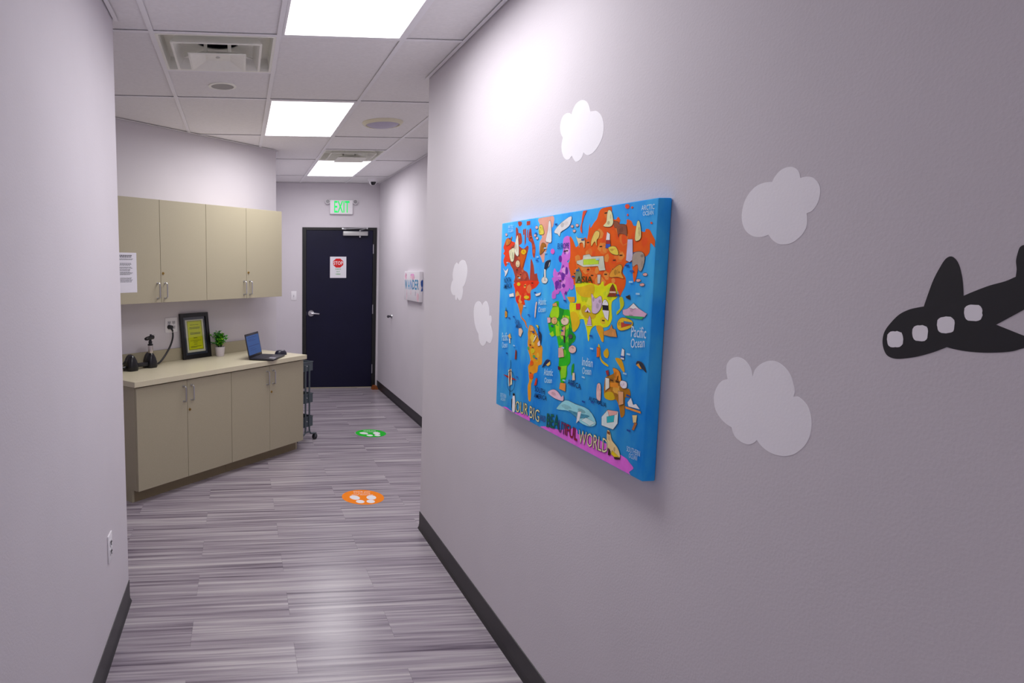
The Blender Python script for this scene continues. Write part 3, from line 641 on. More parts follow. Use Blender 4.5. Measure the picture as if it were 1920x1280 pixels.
['animal_print','602028',[[537,245],[556,244],[552,234],[540,234]]],
['landmark_print','e89040',[[558,191],[595,195],[595,168],[553,169]]],
['animal_print','f0c8b0',[[638,238],[651,240],[655,217],[638,214]]],
['landmark_print','d0e8e0',[[823,133],[853,161],[907,168],[907,133],[886,110],[825,108]]],
['landmark_print','30b0b8',[[851,140],[889,153],[887,133],[853,122]]],
['landmark_print','e8a8a0',[[853,161],[903,168],[900,158],[862,145]]],
['landmark_print','e89040',[[939,191],[1012,192],[1013,186],[943,185]]],
['landmark_print','f4ecf0',[[950,204],[965,220],[977,203],[990,208],[1008,197],[956,194]]],
['animal_print','e8c888',[[976,173],[997,178],[995,156],[982,153]]],
['animal_print','a86838',[[988,155],[999,155],[987,133],[978,133]]],
['animal_print','f08a28',[[869,290],[900,286],[913,262],[904,258],[897,273],[887,255],[878,274]]],
['animal_print','e8d8e8',[[914,260],[939,260],[941,245],[923,240],[909,248]]],
['animal_print','ecdccc',[[832,255],[852,256],[855,229],[836,217]]],
['animal_print','d8a070',[[902,227],[927,230],[931,196],[909,187]]],
['animal_print','a03038',[[832,275],[846,280],[849,267],[840,263]]],
['animal_print','e8c890',[[856,97],[871,99],[883,77],[911,64],[925,50],[927,37],[899,34],[883,35],[876,47],[860,53]]],
['animal_print','e8c020',[[888,47],[925,38],[899,31],[883,35]]],
['animal_print','402820',[[899,30],[927,37],[927,31],[903,25]]],
['animal_print','402820',[[868,48],[880,41],[878,30],[867,28]]],
['animal_print','884820',[[857,97],[870,98],[872,90],[859,91]]],
]
MAP_TEXT=[
['continent_lettering','12204a','NORTH',48,519,67,22,3],
['continent_lettering','12204a','AMERICA',45,494,80,20,7],
['continent_lettering','203a8a','EUROPE',497,647,78,19,0],
['continent_lettering','3a3a08','ASIA',634,535,99,21,1],
['ocean_lettering','bcd8f8','ARCTIC',964,738,57,14,-1],
['ocean_lettering','bcd8f8','OCEAN',972,723,46,12,0],
['ocean_lettering','bcd0f8','Pacific',949,391,68,31,2],
['ocean_lettering','bcd0f8','Ocean',950,359,63,27,10],
['ocean_lettering','b0d8fc','Atlantic',368,446,62,25,5],
['ocean_lettering','b0d8fc','Ocean',370,419,58,20,7],
['ocean_lettering','b0d8fc','Atlantic',436,197,67,25,8],
['ocean_lettering','b0d8fc','Ocean',442,170,57,20,9],
['ocean_lettering','a8d4fc','Pacific',47,278,59,35,7],
['ocean_lettering','a8d4fc','Ocean',50,248,55,25,9],
['ocean_lettering','b0d4fc','Indian',695,272,64,27,3],
['ocean_lettering','b0d4fc','Ocean',699,244,53,23,6],
['ocean_lettering','a8c8f8','SOUTHERN',959,65,62,16,2],
['ocean_lettering','a8c8f8','OCEAN',971,50,38,14,2],
['ocean_lettering','a8d0fc','SOUTHERN',51,42,60,17,4],
['ocean_lettering','a8d0fc','OCEAN',56,27,48,13,5],
['ocean_lettering','a8d4fc','ARCTIC',70,741,50,13,-2],
['ocean_lettering','a8d4fc','OCEAN',71,725,50,13,-1],
['continent_lettering','16264e','SOUTH',368,125,80,19,3],
['continent_lettering','16264e','AMERICA',364,101,100,17,8],
['continent_lettering','16264e','AFRICA',609,195,85,18,-3],
['continent_lettering','16264e','AUSTRALIA',745,168,99,14,-2],
['continent_lettering','2a3a6a','CENTRAL',170,362,47,16,0],
['continent_lettering','2a3a6a','AMERICA',177,344,57,17,3],
['title_lettering','f0d890','OUR',205,11,112,46,9],
['title_lettering','f0d8a0','BIG',333,17,80,46,0],
['title_lettering','4860a0','AND',417,28,46,19,3],
['title_lettering','0e6a50','BEA',473,16,88,48,13],
['title_lettering','6a3a70','UT',561,21,44,39,0],
['title_lettering','a01430','IFUL',605,22,81,39,-1],
['title_lettering','e4dca8','WORLD',696,18,168,44,12],
]
# ---------------------------------------------------------------- exit door in the back wall
FRAME = mat('black_frame', '161618', 0.4, vary=.05)
NAVY = mat('navy_door', '0e0e2c', 0.42, vary=.12, scale=3, bump=.05, bscale=8, spec=.3)
dr = struct(bpy.data.objects.new('door_1', None)); COL.objects.link(dr); dr.location = (0, YB, 0)
MB().box(DL, DL + .052, -.012, .12, 0, DH, .002).box(DR - .052, DR, -.012, .12, 0, DH, .002).box(DL + .052, DR - .052, -.012, .12, DH - .036, DH, .002).build('door_frame', FRAME, dr)
SY = -.004
slab = MB().box(DL + .0545, DR - .0545, SY, SY + .045, .014, DH - .039, .002).build('door_slab', NAVY, dr)
MB().box(DL + .052, DR - .052, -.014, .1, 0, .012, .002).build('threshold', mat('threshold_metal', 'b0a894', 0.4, metal=.4), dr)
for z in (1.901, 1.084, .263):
    MB().cyl((DR - .047, SY - .007, z - .062), (DR - .047, SY - .007, z + .062), .0075, seg=12).box(DR - .053, DR - .040, SY - .006, SY - .002, z - .06, z + .06).build('hinge', CHROME, dr, smooth=True)
MB().box(DL + .0530, DL + .0541, SY - .012, SY + .0, 1.005, 1.055).build('strike_plate', CHROME, dr)
lv = MB().cyl((.960, SY, 1.034), (.960, SY - .012, 1.034), .044, .040, 28).build('lever_handle', CHROME, slab, smooth=True)
MB().cyl((.960, SY - .010, 1.034), (.960, SY - .055, 1.034), .017, .015).tube([(.960, SY - .052, 1.034), (.985, SY - .055, 1.033), (1.03, SY - .052, 1.030), (1.066, SY - .045, 1.026)], .0125, 12).build('lever_handle', CHROME, slab, smooth=True)
cl = MB().box(1.387, 1.722, SY - .055, SY, 2.076, 2.134, .005).build('door_closer', SILVER, slab, smooth=True)
MB().cyl((1.617, SY - .03, 2.052), (1.617, SY - .03, 2.076), .012, .015).cyl((1.617, SY - .03, 2.134), (1.617, SY - .03, 2.152), .012).tube([(1.617, SY - .03, 2.150), (1.655, SY - .10, 2.160), (1.690, SY - .16, 2.166)], .008, 8).cyl((1.690, SY - .16, 2.157), (1.690, SY - .16, 2.180), .011).tube([(1.690, SY - .16, 2.174), (1.54, SY - .09, 2.170), (1.40, -.022, 2.166)], .007, 8).box(1.372, 1.43, -.030, -.013, 2.156, 2.178, .003).build('closer_arm', CHROME, slab, smooth=True)

# paper STOP sign taped to the door
t = thing('stop_sign', 'white paper sign with red STOP octagon taped on the navy door', 'sign', (1.328, YB + SY - .0006, 1.512))
MB().box(-.111, .111, -.0004, .0003, 0, .2855).build('paper', PAPER, t)
RED = mat('print_red', 'd81418', 0.6, vary=0)
GRN = mat('print_green', '3aa43c', 0.6, vary=0)
zc = .2855 - .086; r8 = .079
MB().flat([(r8 * math.cos(PI / 8 + k * PI / 4) * .95, zc + r8 * .83 * math.sin(PI / 8 + k * PI / 4)) for k in range(8)], -.0008, 'y').build('octagon', RED, t)
letters(MB(), 'STOP', -.064, zc - .024, .128, .048, -.0012, .01).build('lettering', WHITE, t)
for k, (w_, wd) in enumerate((('CHECK', .082), ('OUT', .048), ('HERE', .064))):
    letters(MB(), w_, -wd / 2, .2855 - .175 - k * .0335, wd, .015, -.0008, .02).build('lettering', GRN, t)

# exit sign with two lamp heads
t = thing('exit_sign', 'white emergency EXIT sign with green letters above the door', 'exit sign', (1.361, YB, 2.360))
MB().box(-.154, .154, -.045, 0, 0, .187, .007).build('housing', WHITE, t, smooth=True)
letters(MB(), 'EXIT', -.098, .020, .206, .154, -.0456, .015).build('lettering', emit('exit_green', '00d860', .75), t)
for s in (-1, 1):
    hd = MB().cyl((s * .150, -.02, .152), (s * .163, -.02, .152), .01).lathe([(.018, 0), (.030, .012), (.031, .040), (.028, .042)], 24, 0, Matrix.Translation((s * .186, -.010, .156)) @ Matrix.Rotation(math.radians(80), 4, 'X')).build('lamp_head', WHITE, t, smooth=True)
    MB().lathe([(.0001, .0), (.026, .0), (.026, .003)], 24, 0, Matrix.Translation((s * .186, -.0505, .163)) @ Matrix.Rotation(math.radians(80), 4, 'X')).build('lamp_lens', mat('lamp_lens', '9a989c', .2, vary=.05), hd, smooth=True)

# light switch, wall bumper, wedge
t = thing('light_switch', 'white light switch plate on the back wall left of the navy door', 'light switch', (.7255, YB, 1.212))
MB().box(-.036, .036, -.006, 0, 0, .122, .0025).build('plate', WHITE, t, smooth=True)
MB().box(-.006, .006, -.0075, -.005, .047, .073, .001).box(-.004, .004, -.016, -.006, .046, .058, .0015).build('toggle', mat('toggle', 'c8c6cc', .4), t)
t = thing('wall_bumper', 'small round metal door bumper on the far right wall', 'door bumper', (XF, 8.003, 1.047), -PI / 2)
MB().cyl((0, 0, 0), (0, -.012, 0), .026, .020, 20).build('rosette', CHROME, t, smooth=True)
MB().cyl((0, -.010, 0), (0, -.040, 0), .010, .013).lathe([(.0001, -.018), (.012, -.014), (.018, 0), (.012, .014), (.0001, .018)], 20, 0, Matrix.Translation((0, -.046, 0))).build('knob', mat('dark_chrome', '5a5a60', .2, metal=1), t, smooth=True)
WOOD = mat('orange_wood', '8a4a1c', .5, vary=.15, scale=40)
tag(MB().prism([(-.048, 0), (.044, 0), (.034, .020), (.020, .052), (-.024, .052), (-.04, .018)], -.045, .035, 'y').build('door_wedge', WOOD, None, (1.825, 8.70, 0)), 'small orange-brown wooden door stop on the floor at the foot of the door frame', 'door stop')

# WANDER canvas
t = thing('canvas_print', 'small white WANDER canvas hanging on the far right wall', 'canvas print', (XF, 6.95, 1.296), -PI / 2)
W2 = .310
CANV = mat('white_canvas', 'e4e0e6', .75, vary=.01, bump=.1, bscale=900)
MB().box(-W2, W2, -.039, 0, 0, .317, .004).build('canvas', CANV, t, smooth=True)
BLU = [mat('print_blue%d' % k, h, .7, vary=.1, scale=14) for k, h in enumerate(('1c8ab8', '2a9ccc', '3a88c8', '1a7aa8', '2a90c0', '2080b0'))]
xs_ = -.288
for k, ch in enumerate('WANDER'):
    w = (.135, .085, .09, .085, .07, .085)[k]
    letters(MB(), ch, xs_, .118 + .002 * k, w * .92, .104, -.0395 - .00002 * k, .02).build('lettering', BLU[k], t); xs_ += w + .008
PNK = [mat('print_pink%d' % k, h, .7, vary=.25, scale=20) for k, h in enumerate(('f0b8d0', 'e8a8d4', 'e8c4d0'))]
def blot(cx, cz, rx, rz, k, sd, y=-.0394, m=None):
    rn = random.Random(sd); pts = []
    for q in range(14):
        a = 2 * PI * q / 14; r = .75 + .4 * rn.random(); pts.append((cx + rx * r * math.cos(a), cz + rz * r * math.sin(a)))
    MB().flat(pts, y, 'y').build('printed_blossom', m or PNK[k], t)
blot(-.245, .262, .045, .038, 0, 3); blot(.04, .272, .085, .026, 1, 4, -.03944); blot(.07, .248, .06, .022, 0, 5, -.03947); blot(-.02, .258, .03, .02, 2, 6, -.0395)
blot(-.19, .06, .012, .07, 2, 7); blot(-.02, .09, .012, .03, 2, 8); blot(.17, .085, .014, .03, 2, 9, m=mat('print_grey', 'b4acc0', .7)); blot(.26, .05, .05, .045, 2, 10)
MB().flat([(W2 + .0003, q[0], q[1])[1:] for q in ((-.019, .225), (-.003, .232), (-.0005, .22), (-.0005, .17), (-.006, .150), (-.0005, .135), (-.0005, .115), (-.021, .112), (-.012, .150), (-.022, .175), (-.024, .205))], W2 + .0004, 'x').build('printed_blossom', mat('print_deep_blue', '1c4a98', .7), t)

# ---------------------------------------------------------------- wall decals on the near right wall
CLOUDW = mat('decal_white', 'fbf9ff', .6, vary=.01, bump=.12, bscale=160)
DECB = mat('decal_black', '0e0c16', .55, vary=.05)
CLABEL = ['white cloud decal highest on the right wall, above the map canvas', 'white cloud decal right of the map canvas at its top corner',
          'biggest white cloud decal, right of the map below the airplane', 'upper of the two narrow white cloud decals left of the map', 'lower of the two narrow white cloud decals, next to the map edge']
def wall_decal(arcs, d0, d1, name, m, parent=None, origin=None, smoothit=True):
    pts = smooth_arcs(arcs) if smoothit else [(a * .001, b * .001) for a, b in arcs]
    if origin is None: origin = (sum(p[0] for p in pts) / len(pts), min(p[1] for p in pts))
    pts = [(a - origin[0], b - origin[1]) for a, b in pts]
    o = MB().prism(pts, -d1, -d0, 'x').build(name, m, parent, (0, 0, 0) if parent else (XR, origin[0], origin[1]))
    return o, origin
for k, arcs in enumerate(CLOUDS):
    o, _ = wall_decal(arcs, 0, .0006, 'cloud_decal', CLOUDW); tag(o, CLABEL[k], 'wall decal', 'white cloud decals on the right wall')
pl, org = wall_decal(PLANE, 0, .0006, 'airplane_decal', DECB)
tag(pl, 'black cartoon airplane decal at the right edge of the photo', 'wall decal')
for w_ in PLANE_WINDOWS: wall_decal(w_, .0006, .0010, 'airplane_window', CLOUDW, pl, org, False)

# ---------------------------------------------------------------- the world map canvas
t = thing('map_canvas', 'large blue canvas with a colourful world map on the right wall', 'canvas print', (XR - .0005, 2.685, 1.0755), -PI / 2)
def paint_blue():
    m = mat('map_ocean', '2690e2', .65, vary=.0, spec=.15)
    nt = m.node_tree; b = nt.nodes['Principled BSDF']
    tc = nt.nodes.new('ShaderNodeTexCoord'); mp = nt.nodes.new('ShaderNodeVectorMath'); mp.operation = 'MULTIPLY'; mp.inputs[1].default_value = (14, 14, 7)
    n1 = nt.nodes.new('ShaderNodeTexNoise'); n1.inputs['Detail'].default_value = 6; n1.inputs['Scale'].default_value = 1
    rp = nt.nodes.new('ShaderNodeValToRGB'); e = rp.color_ramp.elements
    e[0].position = .3; e[0].color = lin('1096ff'); e[1].position = .72; e[1].color = lin('4cc4ff')
    nt.links.new(tc.outputs['Object'], mp.inputs[0]); nt.links.new(mp.outputs[0], n1.inputs['Vector']); nt.links.new(n1.outputs['Fac'], rp.inputs['Fac']); nt.links.new(rp.outputs['Color'], b.inputs['Base Color'])
    return m
MB().box(0, 1.032, -.039, 0, 0, .766, .004).build('canvas', paint_blue(), t, smooth=True)
def print_mat(h):
    return mat('map_print_' + h, h, .65, vary=.10, scale=26, gain=1.3, spec=.15)
def smooth_closed(p, sub=3):
    n = len(p); out = []
    for i in range(n):
        p0, p1, p2, p3 = (Vector(p[(i + k) % n]) for k in (-1, 0, 1, 2))
        for j in range(sub):
            q = j / sub; w = 0.5 * (2 * p1 + (p2 - p0) * q + (2 * p0 - 5 * p1 + 4 * p2 - p3) * q * q + (3 * p1 - p0 - 3 * p2 + p3) * q ** 3)
            out.append((w.x, w.y))
    return out
def inside(p, poly):
    r = False; n = len(poly)
    for i in range(n):
        (x1, y1), (x2, y2) = poly[i], poly[i - 1]
        if (y1 > p[1]) != (y2 > p[1]) and p[0] < (x2 - x1) * (p[1] - y1) / (y2 - y1) + x1: r = not r
    return r
SHADES = {'a8402e': ('b85030', '943428', 'c06038'), 'e83a14': ('f05a28', 'd83018', 'f0a048', 'e87840'), 'e8951c': ('f0b030', 'd88020', 'e8c040', 'c89030'), 'f55a10': ('f07028', 'e85018', 'f88838'),
          'd070d8': ('b858c8', 'e088e8', '8840a8', 'f0a0e0'), 'c868d0': ('8a48b0', 'e090e0', '5c2c90'), 'd8dc10': ('c8d820', 'e8d018', 'b8c818', 'e0e040', 'd8b828'), '2eb41e': ('60c820', '1c9830', '98d828', '40a838'), 'a8701c': ('986420', 'c08030', 'd8a040')}
DRAWN = []
idx = 0
for name, h, pts in MAP_SHAPES:
    pts = [(a * .001, b * .001) for a, b in pts]
    cl_ = []
    for p in pts:
        if not cl_ or (abs(p[0] - cl_[-1][0]) + abs(p[1] - cl_[-1][1])) > .0009: cl_.append(p)
    if len(cl_) < 3: continue
    if len(cl_) > 4 and name not in ('landmark_print', 'compass_print'): cl_ = smooth_closed(cl_)
    cl_ = [(min(max(a, .003), 1.029), min(max(b, .003), .763)) for a, b in cl_]
    draw = name in ('animal_print', 'landmark_print', 'fish_print', 'whale_print', 'boat_print', 'fruit_print')
    gx0, gy0 = sum(q[0] for q in cl_) / len(cl_), sum(q[1] for q in cl_) / len(cl_)
    if draw:            # drawn with a thin brown ink outline
        ol = []
        for q in cl_:
            dx_, dy_ = q[0] - gx0, q[1] - gy0; dl_ = math.hypot(dx_, dy_) + 1e-6
            ol.append((min(max(q[0] + dx_ / dl_ * .0013, .002), 1.030), min(max(q[1] + dy_ / dl_ * .0013, .002), .764)))
        MB().flat(ol, -.0392 - idx * 3e-6, 'y').build('ink_outline', print_mat('503c34'), t); idx += 1
    MB().flat(cl_, -.0392 - idx * 3e-6, 'y').build(name, print_mat(h), t); idx += 1
    if draw and len(cl_) > 6:      # a few brush marks inside the drawing
        rn = random.Random(1000 + idx); wx_ = max(q[0] for q in cl_) - min(q[0] for q in cl_); wy_ = max(q[1] for q in cl_) - min(q[1] for q in cl_)
        for k in range(5):
            c_ = (gx0 + rn.uniform(-.32, .32) * wx_, gy0 + rn.uniform(-.32, .32) * wy_)
            ra, rb_ = rn.uniform(.06, .16) * wx_, rn.uniform(.08, .22) * wy_
            q_ = [(c_[0] + ra * math.cos(2 * PI * i / 8), c_[1] + rb_ * math.sin(2 * PI * i / 8)) for i in range(8)]
            if all(inside(w, cl_) for w in q_):
                fct = (.62, .78, 1.12)[k % 3]
                key = 'brush_%d_%d' % (list(DRAWN).index(h) if h in DRAWN else 0, k % 3)
                if h not in DRAWN: DRAWN.append(h); key = 'brush_%d_%d' % (len(DRAWN) - 1, k % 3)
                mm = mat(key, h, .65, vary=.1, scale=26, gain=1.3 * fct, spec=.15)
                MB().flat(q_, -.0392 - idx * 3e-6, 'y').build('brush_mark', mm, t); idx += 1
    if name == 'landmass' and h in SHADES:
        rn = random.Random(idx); xs2 = [q[0] for q in cl_]; ys2 = [q[1] for q in cl_]
        area = (max(xs2) - min(xs2)) * (max(ys2) - min(ys2)); tries = 0; got = 0
        while got < area * 420 and tries < 400:
            tries += 1
            c_ = (rn.uniform(min(xs2), max(xs2)), rn.uniform(min(ys2), max(ys2))); rr = rn.uniform(.010, .026)
            q_ = [(c_[0] + rr * rn.uniform(.6, 1.2) * math.cos(2 * PI * k / 7), c_[1] + rr * rn.uniform(.5, 1.0) * math.sin(2 * PI * k / 7)) for k in range(7)]
            if all(inside(w, cl_) for w in q_):
                MB().flat(q_, -.0392 - idx * 3e-6, 'y').build('country_patch', print_mat(rn.choice(SHADES[h])), t); idx += 1; got += 1
                if got % 3 == 0:
                    MB().flat([(c_[0] - .007, c_[1]), (c_[0] + .008, c_[1]), (c_[0] + .008, c_[1] + .004), (c_[0] - .007, c_[1] + .004)], -.0392 - idx * 3e-6, 'y').build('place_name', print_mat('402818'), t); idx += 1
for name, h, body, u, v, w, hh, sh in MAP_TEXT:
    if name == 'title_lettering':
        letters(MB(), body, u * .001 - .0012, v * .001 - .0012, w * .001 + .0024, hh * .001 + .0024, -.0392 - idx * 3e-6, .022, 0, sh * .001).build(name, print_mat('282040'), t); idx += 1
    letters(MB(), body, u * .001, v * .001, w * .001, hh * .001, -.0392 - idx * 3e-6, (-.004 if name == 'title_lettering' else .008), 0, sh * .001).build(name, print_mat(h), t); idx += 1
rn = random.Random(5)
for k in range(46):     # the small place names dotted over the sea
    u, v = rn.uniform(.05, .98), rn.uniform(.12, .73)
    MB().flat([(u, v), (u + .018, v), (u + .018, v + .005), (u, v + .005)], -.0392 - idx * 3e-6, 'y').build('place_name', print_mat(rn.choice(['1c4a98', '9cc8f4', '2a58a8'])), t); idx += 1
rg = MB()
for k in range(40):
    a0_, a1_ = 2 * PI * k / 40, 2 * PI * (k + 1) / 40
    cu_, cv_, ru, rv = .150, .125, .040, .042
    rg.add([(cu_ + ru * math.cos(a0_), -.0392 - idx * 3e-6, cv_ + rv * math.sin(a0_)), (cu_ + ru * math.cos(a1_), -.0392 - idx * 3e-6, cv_ + rv * math.sin(a1_)), (cu_ + (ru - .002) * math.cos(a1_), -.0392 - idx * 3e-6, cv_ + (rv - .002) * math.sin(a1_)), (cu_ + (ru - .002) * math.cos(a0_), -.0392 - idx * 3e-6, cv_ + (rv - .002) * math.sin(a0_))], [(0, 1, 2, 3)])
rg.build('compass_print', print_mat('182038'), t)

# ---------------------------------------------------------------- outlet on the left wall
def receptacle_face(mb, cx, cz, y):
    mb.box(cx - .0165, cx + .0165, y - .0022, y, cz - .013, cz + .013, .002)
def slots(mb, cx, cz, y):
    mb.box(cx - .0075, cx - .0055, y - .0026, y, cz - .002, cz + .007).box(cx + .0055, cx + .0075, y - .0026, y, cz - .001, cz + .006).cyl((cx, y, cz - .008), (cx, y - .0026, cz - .008), .0025, seg=8)
t = thing('wall_outlet', 'white duplex outlet low on the left wall', 'outlet', (XL, 2.738, .414), PI / 2)
MB().box(-.0375, .0375, -.0065, 0, 0, .120, .003).build('plate', WHITE, t, smooth=True)
for zz in (.080, .040):
    a = MB(); receptacle_face(a, 0, zz, -.0065); f_ = a.build('receptacle', mat('outlet_face', 'cfcdd2', .35), t)
    a = MB(); slots(a, 0, zz, -.0087); a.build('slot', DARK, f_)
MB().cyl((0, -.0065, .060), (0, -.0078, .060), .003, seg=10).build('screw', SILVER, t)

# ---------------------------------------------------------------- floor decals
def floor_decal(label, x, y, hexc, rot, lines, green):
    t = thing('floor_decal', label, 'floor decal', (x, y, 0), rot, 'round footprint floor decals')
    R = .1525
    MB().prism([(R * math.cos(2 * PI * k / 48), R * math.sin(2 * PI * k / 48)) for k in range(48)], .0002, .0007).build('disc', mat('decal_' + hexc, hexc, .55, vary=.03, spec=.15), t)
    wm = mat('decal_print_white', 'f0eef2', .5, vary=0)
    def ellipse(mb, cx, cy, rx, ry, a):
        c_, s_ = math.cos(a), math.sin(a)
        mb.prism([(cx + rx * math.cos(q) * c_ - ry * math.sin(q) * s_, cy + rx * math.cos(q) * s_ + ry * math.sin(q) * c_) for q in [2 * PI * k / 24 for k in range(24)]], .0007, .0010); return mb
    for (cx, cy, a, hx, hy) in (((-.060, -.012, .35, -.028, -.093) , (.060, -.010, -.12, .047, -.090)) if not green else ((-.070, .0, .8, -.022, -.085), (.058, -.002, -.05, .055, -.082))):
        fp = MB(); ellipse(fp, cx, cy, .035, .046, a); ellipse(fp, hx, hy, .030, .033, a); fp.build('footprint', wm, t)
    z0 = .098
    for k, (s_, w_) in enumerate(lines):
        letters(MB(), s_, -w_ / 2, z0 - k * .030, w_, .024 if k == 0 else .019, .0009, .015, axis='z').build('lettering', wm, t)
LN = (('Thank you', .125), ('for practicing', .120), ('social distancing', .155))
floor_decal('orange round floor decal with white footprints, nearer the viewer', .8765, 4.5405, 'ff8a04', -0.09, LN, False)
floor_decal('green round floor decal with white footprints, nearer the exit door', 1.2975, 6.345, '1cbc2c', -0.06, LN, True)
# ---------------------------------------------------------------- cabinets on the angled wall
A45 = PI / 4
UX, UY = math.cos(A45), math.sin(A45)
def ang(s, d, z=0.0):      # along the wall, out from the wall
    return (CX + s * UX + d * UY, CY + s * UY - d * UX, z)
def wire_pull(parent, x, y, z):
    p = [(x, y, z - .056), (x, y - .024, z - .056), (x, y - .031, z - .050), (x, y - .031, z + .050), (x, y - .024, z + .056), (x, y, z + .056)]
    mb = MB().tube(p, .0056, 8)
    for s in (-1, 1): mb.cyl((x, y, z + s * .056), (x, y - .004, z + s * .056), .0075, seg=12)
    return mb.build('handle', CHROME, parent, smooth=True)
def cam_lock(parent, x, y, z):
    return MB().cyl((x, y, z), (x, y - .006, z), .0105, .0085, 16).box(x - .0012, x + .0012, y - .0068, y - .0055, z - .005, z + .005, mi=1).build('lock', [BRASS, DARK], parent, smooth=True)
def cab_door(parent, x0, x1, z0, z1, y):
    d = MB().box(x0 + .0015, x1 - .0015, y, y + .018, z0, z1, .0008, 0, None, 1).build('door', LAMI, parent)
    return d
BD, UD = .61, .35
base_labels = ['left beige base cabinet under the dark chargers', 'right beige base cabinet under the laptop, next to the cart']
wall_labels = ['left beige wall cabinet with the paper notice on its door', 'right beige wall cabinet above the plant and the laptop']
for k, (s0, s1) in enumerate(((-2.130, -1.2198), (-1.2192, -.320))):
    t = thing('base_cabinet', base_labels[k], 'cabinet', ang(s0, 0), A45, 'beige base cabinets')
    w = s1 - s0; m_ = w / 2
    for i, x0 in enumerate((0, w - .018)):
        fd = -.5335 if i == k else -.515
        side = [(-BD + .019, .095), (-BD + .019, .8395), (-.003, .8395), (-.003, 0), (fd, 0), (fd, .095)]
        MB().prism(side, x0, x0 + .018, 'x').build('side_panel', LAMI, t)
    MB().box(.018, w - .018, -BD + .0195, -.006, .095, .113).build('bottom_panel', LAMI, t)
    MB().box(.018, w - .018, -BD + .060, -BD + .090, .80, .8395).build('top_rail', LAMI, t)
    MB().box(.018, w - .018, -.012, -.006, .113, .8395).build('back_panel', LAMI, t)
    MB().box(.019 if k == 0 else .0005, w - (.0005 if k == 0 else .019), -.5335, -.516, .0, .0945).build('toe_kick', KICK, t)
    for i, (a, b) in enumerate(((0, m_), (m_, w))):
        d = cab_door(t, a, b, .096, .829, -BD)
        wire_pull(d, m_ + (-.036 if i == 0 else .039), -BD, .731)
        if i == 1: cam_lock(d, m_ + .022, -BD, .604)
for k, (s0, s1) in enumerate(((-2.150, -1.2305), (-1.2305, -.314))):
    t = thing('wall_cabinet', wall_labels[k], 'cabinet', ang(s0, 0, 1.392), A45, 'beige wall cabinets')
    w = s1 - s0; m_ = w / 2; H = .764
    for x0 in (0, w - .018): MB().box(x0, x0 + .018, -UD + .019, -.003, 0, H).build('side_panel', LAMI, t)
    MB().box(.018, w - .018, -UD + .019, -.003, .0, .018).build('bottom_panel', LAMI, t)
    MB().box(.018, w - .018, -UD + .019, -.003, H - .018, H).build('top_panel', LAMI, t)
    MB().box(.018, w - .018, -.012, -.003, .018, H - .018).build('back_panel', LAMI, t)
    for i, (a, b) in enumerate(((0, m_), (m_, w))):
        d = cab_door(t, a, b, .001, H - .001, -UD)
        wire_pull(d, m_ + (-.034 if i == 0 else .036), -UD, .090)
        if i == 1: cam_lock(d, m_ + .022, -UD, .219)

ZT = .8785
COUNTER = mat('counter_laminate', 'd6ceb2', 0.35, vary=.05, scale=220)
t = thing('countertop', 'beige laminate countertop over the base cabinets with a low backsplash', 'countertop', ang(-2.158, 0, .8400), A45)
WC = 2.158 - .3015
MB().box(0, WC, -.635, -.0015, 0, ZT - .84, .0015).build('worktop', COUNTER, t)
MB().box(.0, WC - .001, -.0215, -.0015, ZT - .84 + .0002, ZT - .84 + .1015, .0015).build('backsplash', LAMI, t)

# paper notice
t = thing('paper_notice', 'white typed paper notice taped to the leftmost wall cabinet door', 'paper', ang(-2.0155, UD + .0002, 1.4755), A45)
MB().box(-.108, .108, -.0004, 0, 0, .2855).build('sheet', PAPER, t)
tl = MB(); rn = random.Random(2)
def line(z, x0, x1, h):
    x = x0
    while x < x1 - .006:
        w_ = rn.uniform(.006, .018); tl.flat([(x, z), (min(x + w_, x1), z), (min(x + w_, x1), z + h), (x, z + h)], -.0007, 'y'); x += w_ + .0025
for z in (.262, .252): line(z, -.085, .074 if z > .255 else .066, .0062)
for z in (.240, .234): line(z, -.085, .078, .0026)
for z in (.208, .201, .194, .180, .174, .163, .157, .146, .140, .134, .128, .104, .097, .090, .083, .076): line(z, -.085, rn.uniform(.05, .078), .0030)
tl.build('typed_lines', INK, t)['kind'] = 'stuff'

# double outlet above the counter
t = thing('wall_outlet', 'white double outlet on the angled wall with a black plug in it', 'outlet', ang(-1.320, .0, 1.117), A45)
MB().box(-.0635, .0635, -.0065, 0, 0, .123, .003).build('plate', WHITE, t, smooth=True)
for xx in (-.023, .023):
    for zz in (.082, .042):
        a = MB(); receptacle_face(a, xx, zz, -.0065); f_ = a.build('receptacle', mat('outlet_face', 'cfcdd2', .35), t)
        a = MB(); slots(a, xx, zz, -.0087); a.build('slot', DARK, f_)
    MB().cyl((xx, -.0065, .062), (xx, -.0078, .062), .003, seg=10).build('screw', SILVER, t)

# ---------------------------------------------------------------- things on the counter
# framed yellow certificate leaning on the wall
t = bpy.data.objects.new('picture_frame', None); COL.objects.link(t)
tag(t, 'black picture frame with a yellow certificate leaning on the wall', 'picture frame')
tilt = math.asin((.066 - .022) / .388)
t.location = ang(-1.083, .066, ZT + .0030); t.rotation_mode = 'XYZ'; t.rotation_euler = (-tilt, 0, A45)
FWd, FH = .316, .388; hw = FWd / 2
BFR = mat('black_lacquer', '101014', .35, vary=.05)
fm = MB()
bw = .034
for (x0, x1, z0, z1) in ((-hw, -hw + bw, 0, FH), (hw - bw, hw, 0, FH), (-hw + bw, hw - bw, 0, bw), (-hw + bw, hw - bw, FH - bw, FH)): fm.box(x0, x1, .0, .018, z0, z1, .002)
fm.build('frame', BFR, t)
MB().box(-hw + .02, hw - .02, .013, .0165, .02, FH - .02).build('backing_mat', mat('grey_mat', '3a4250', .5, vary=.05), t)
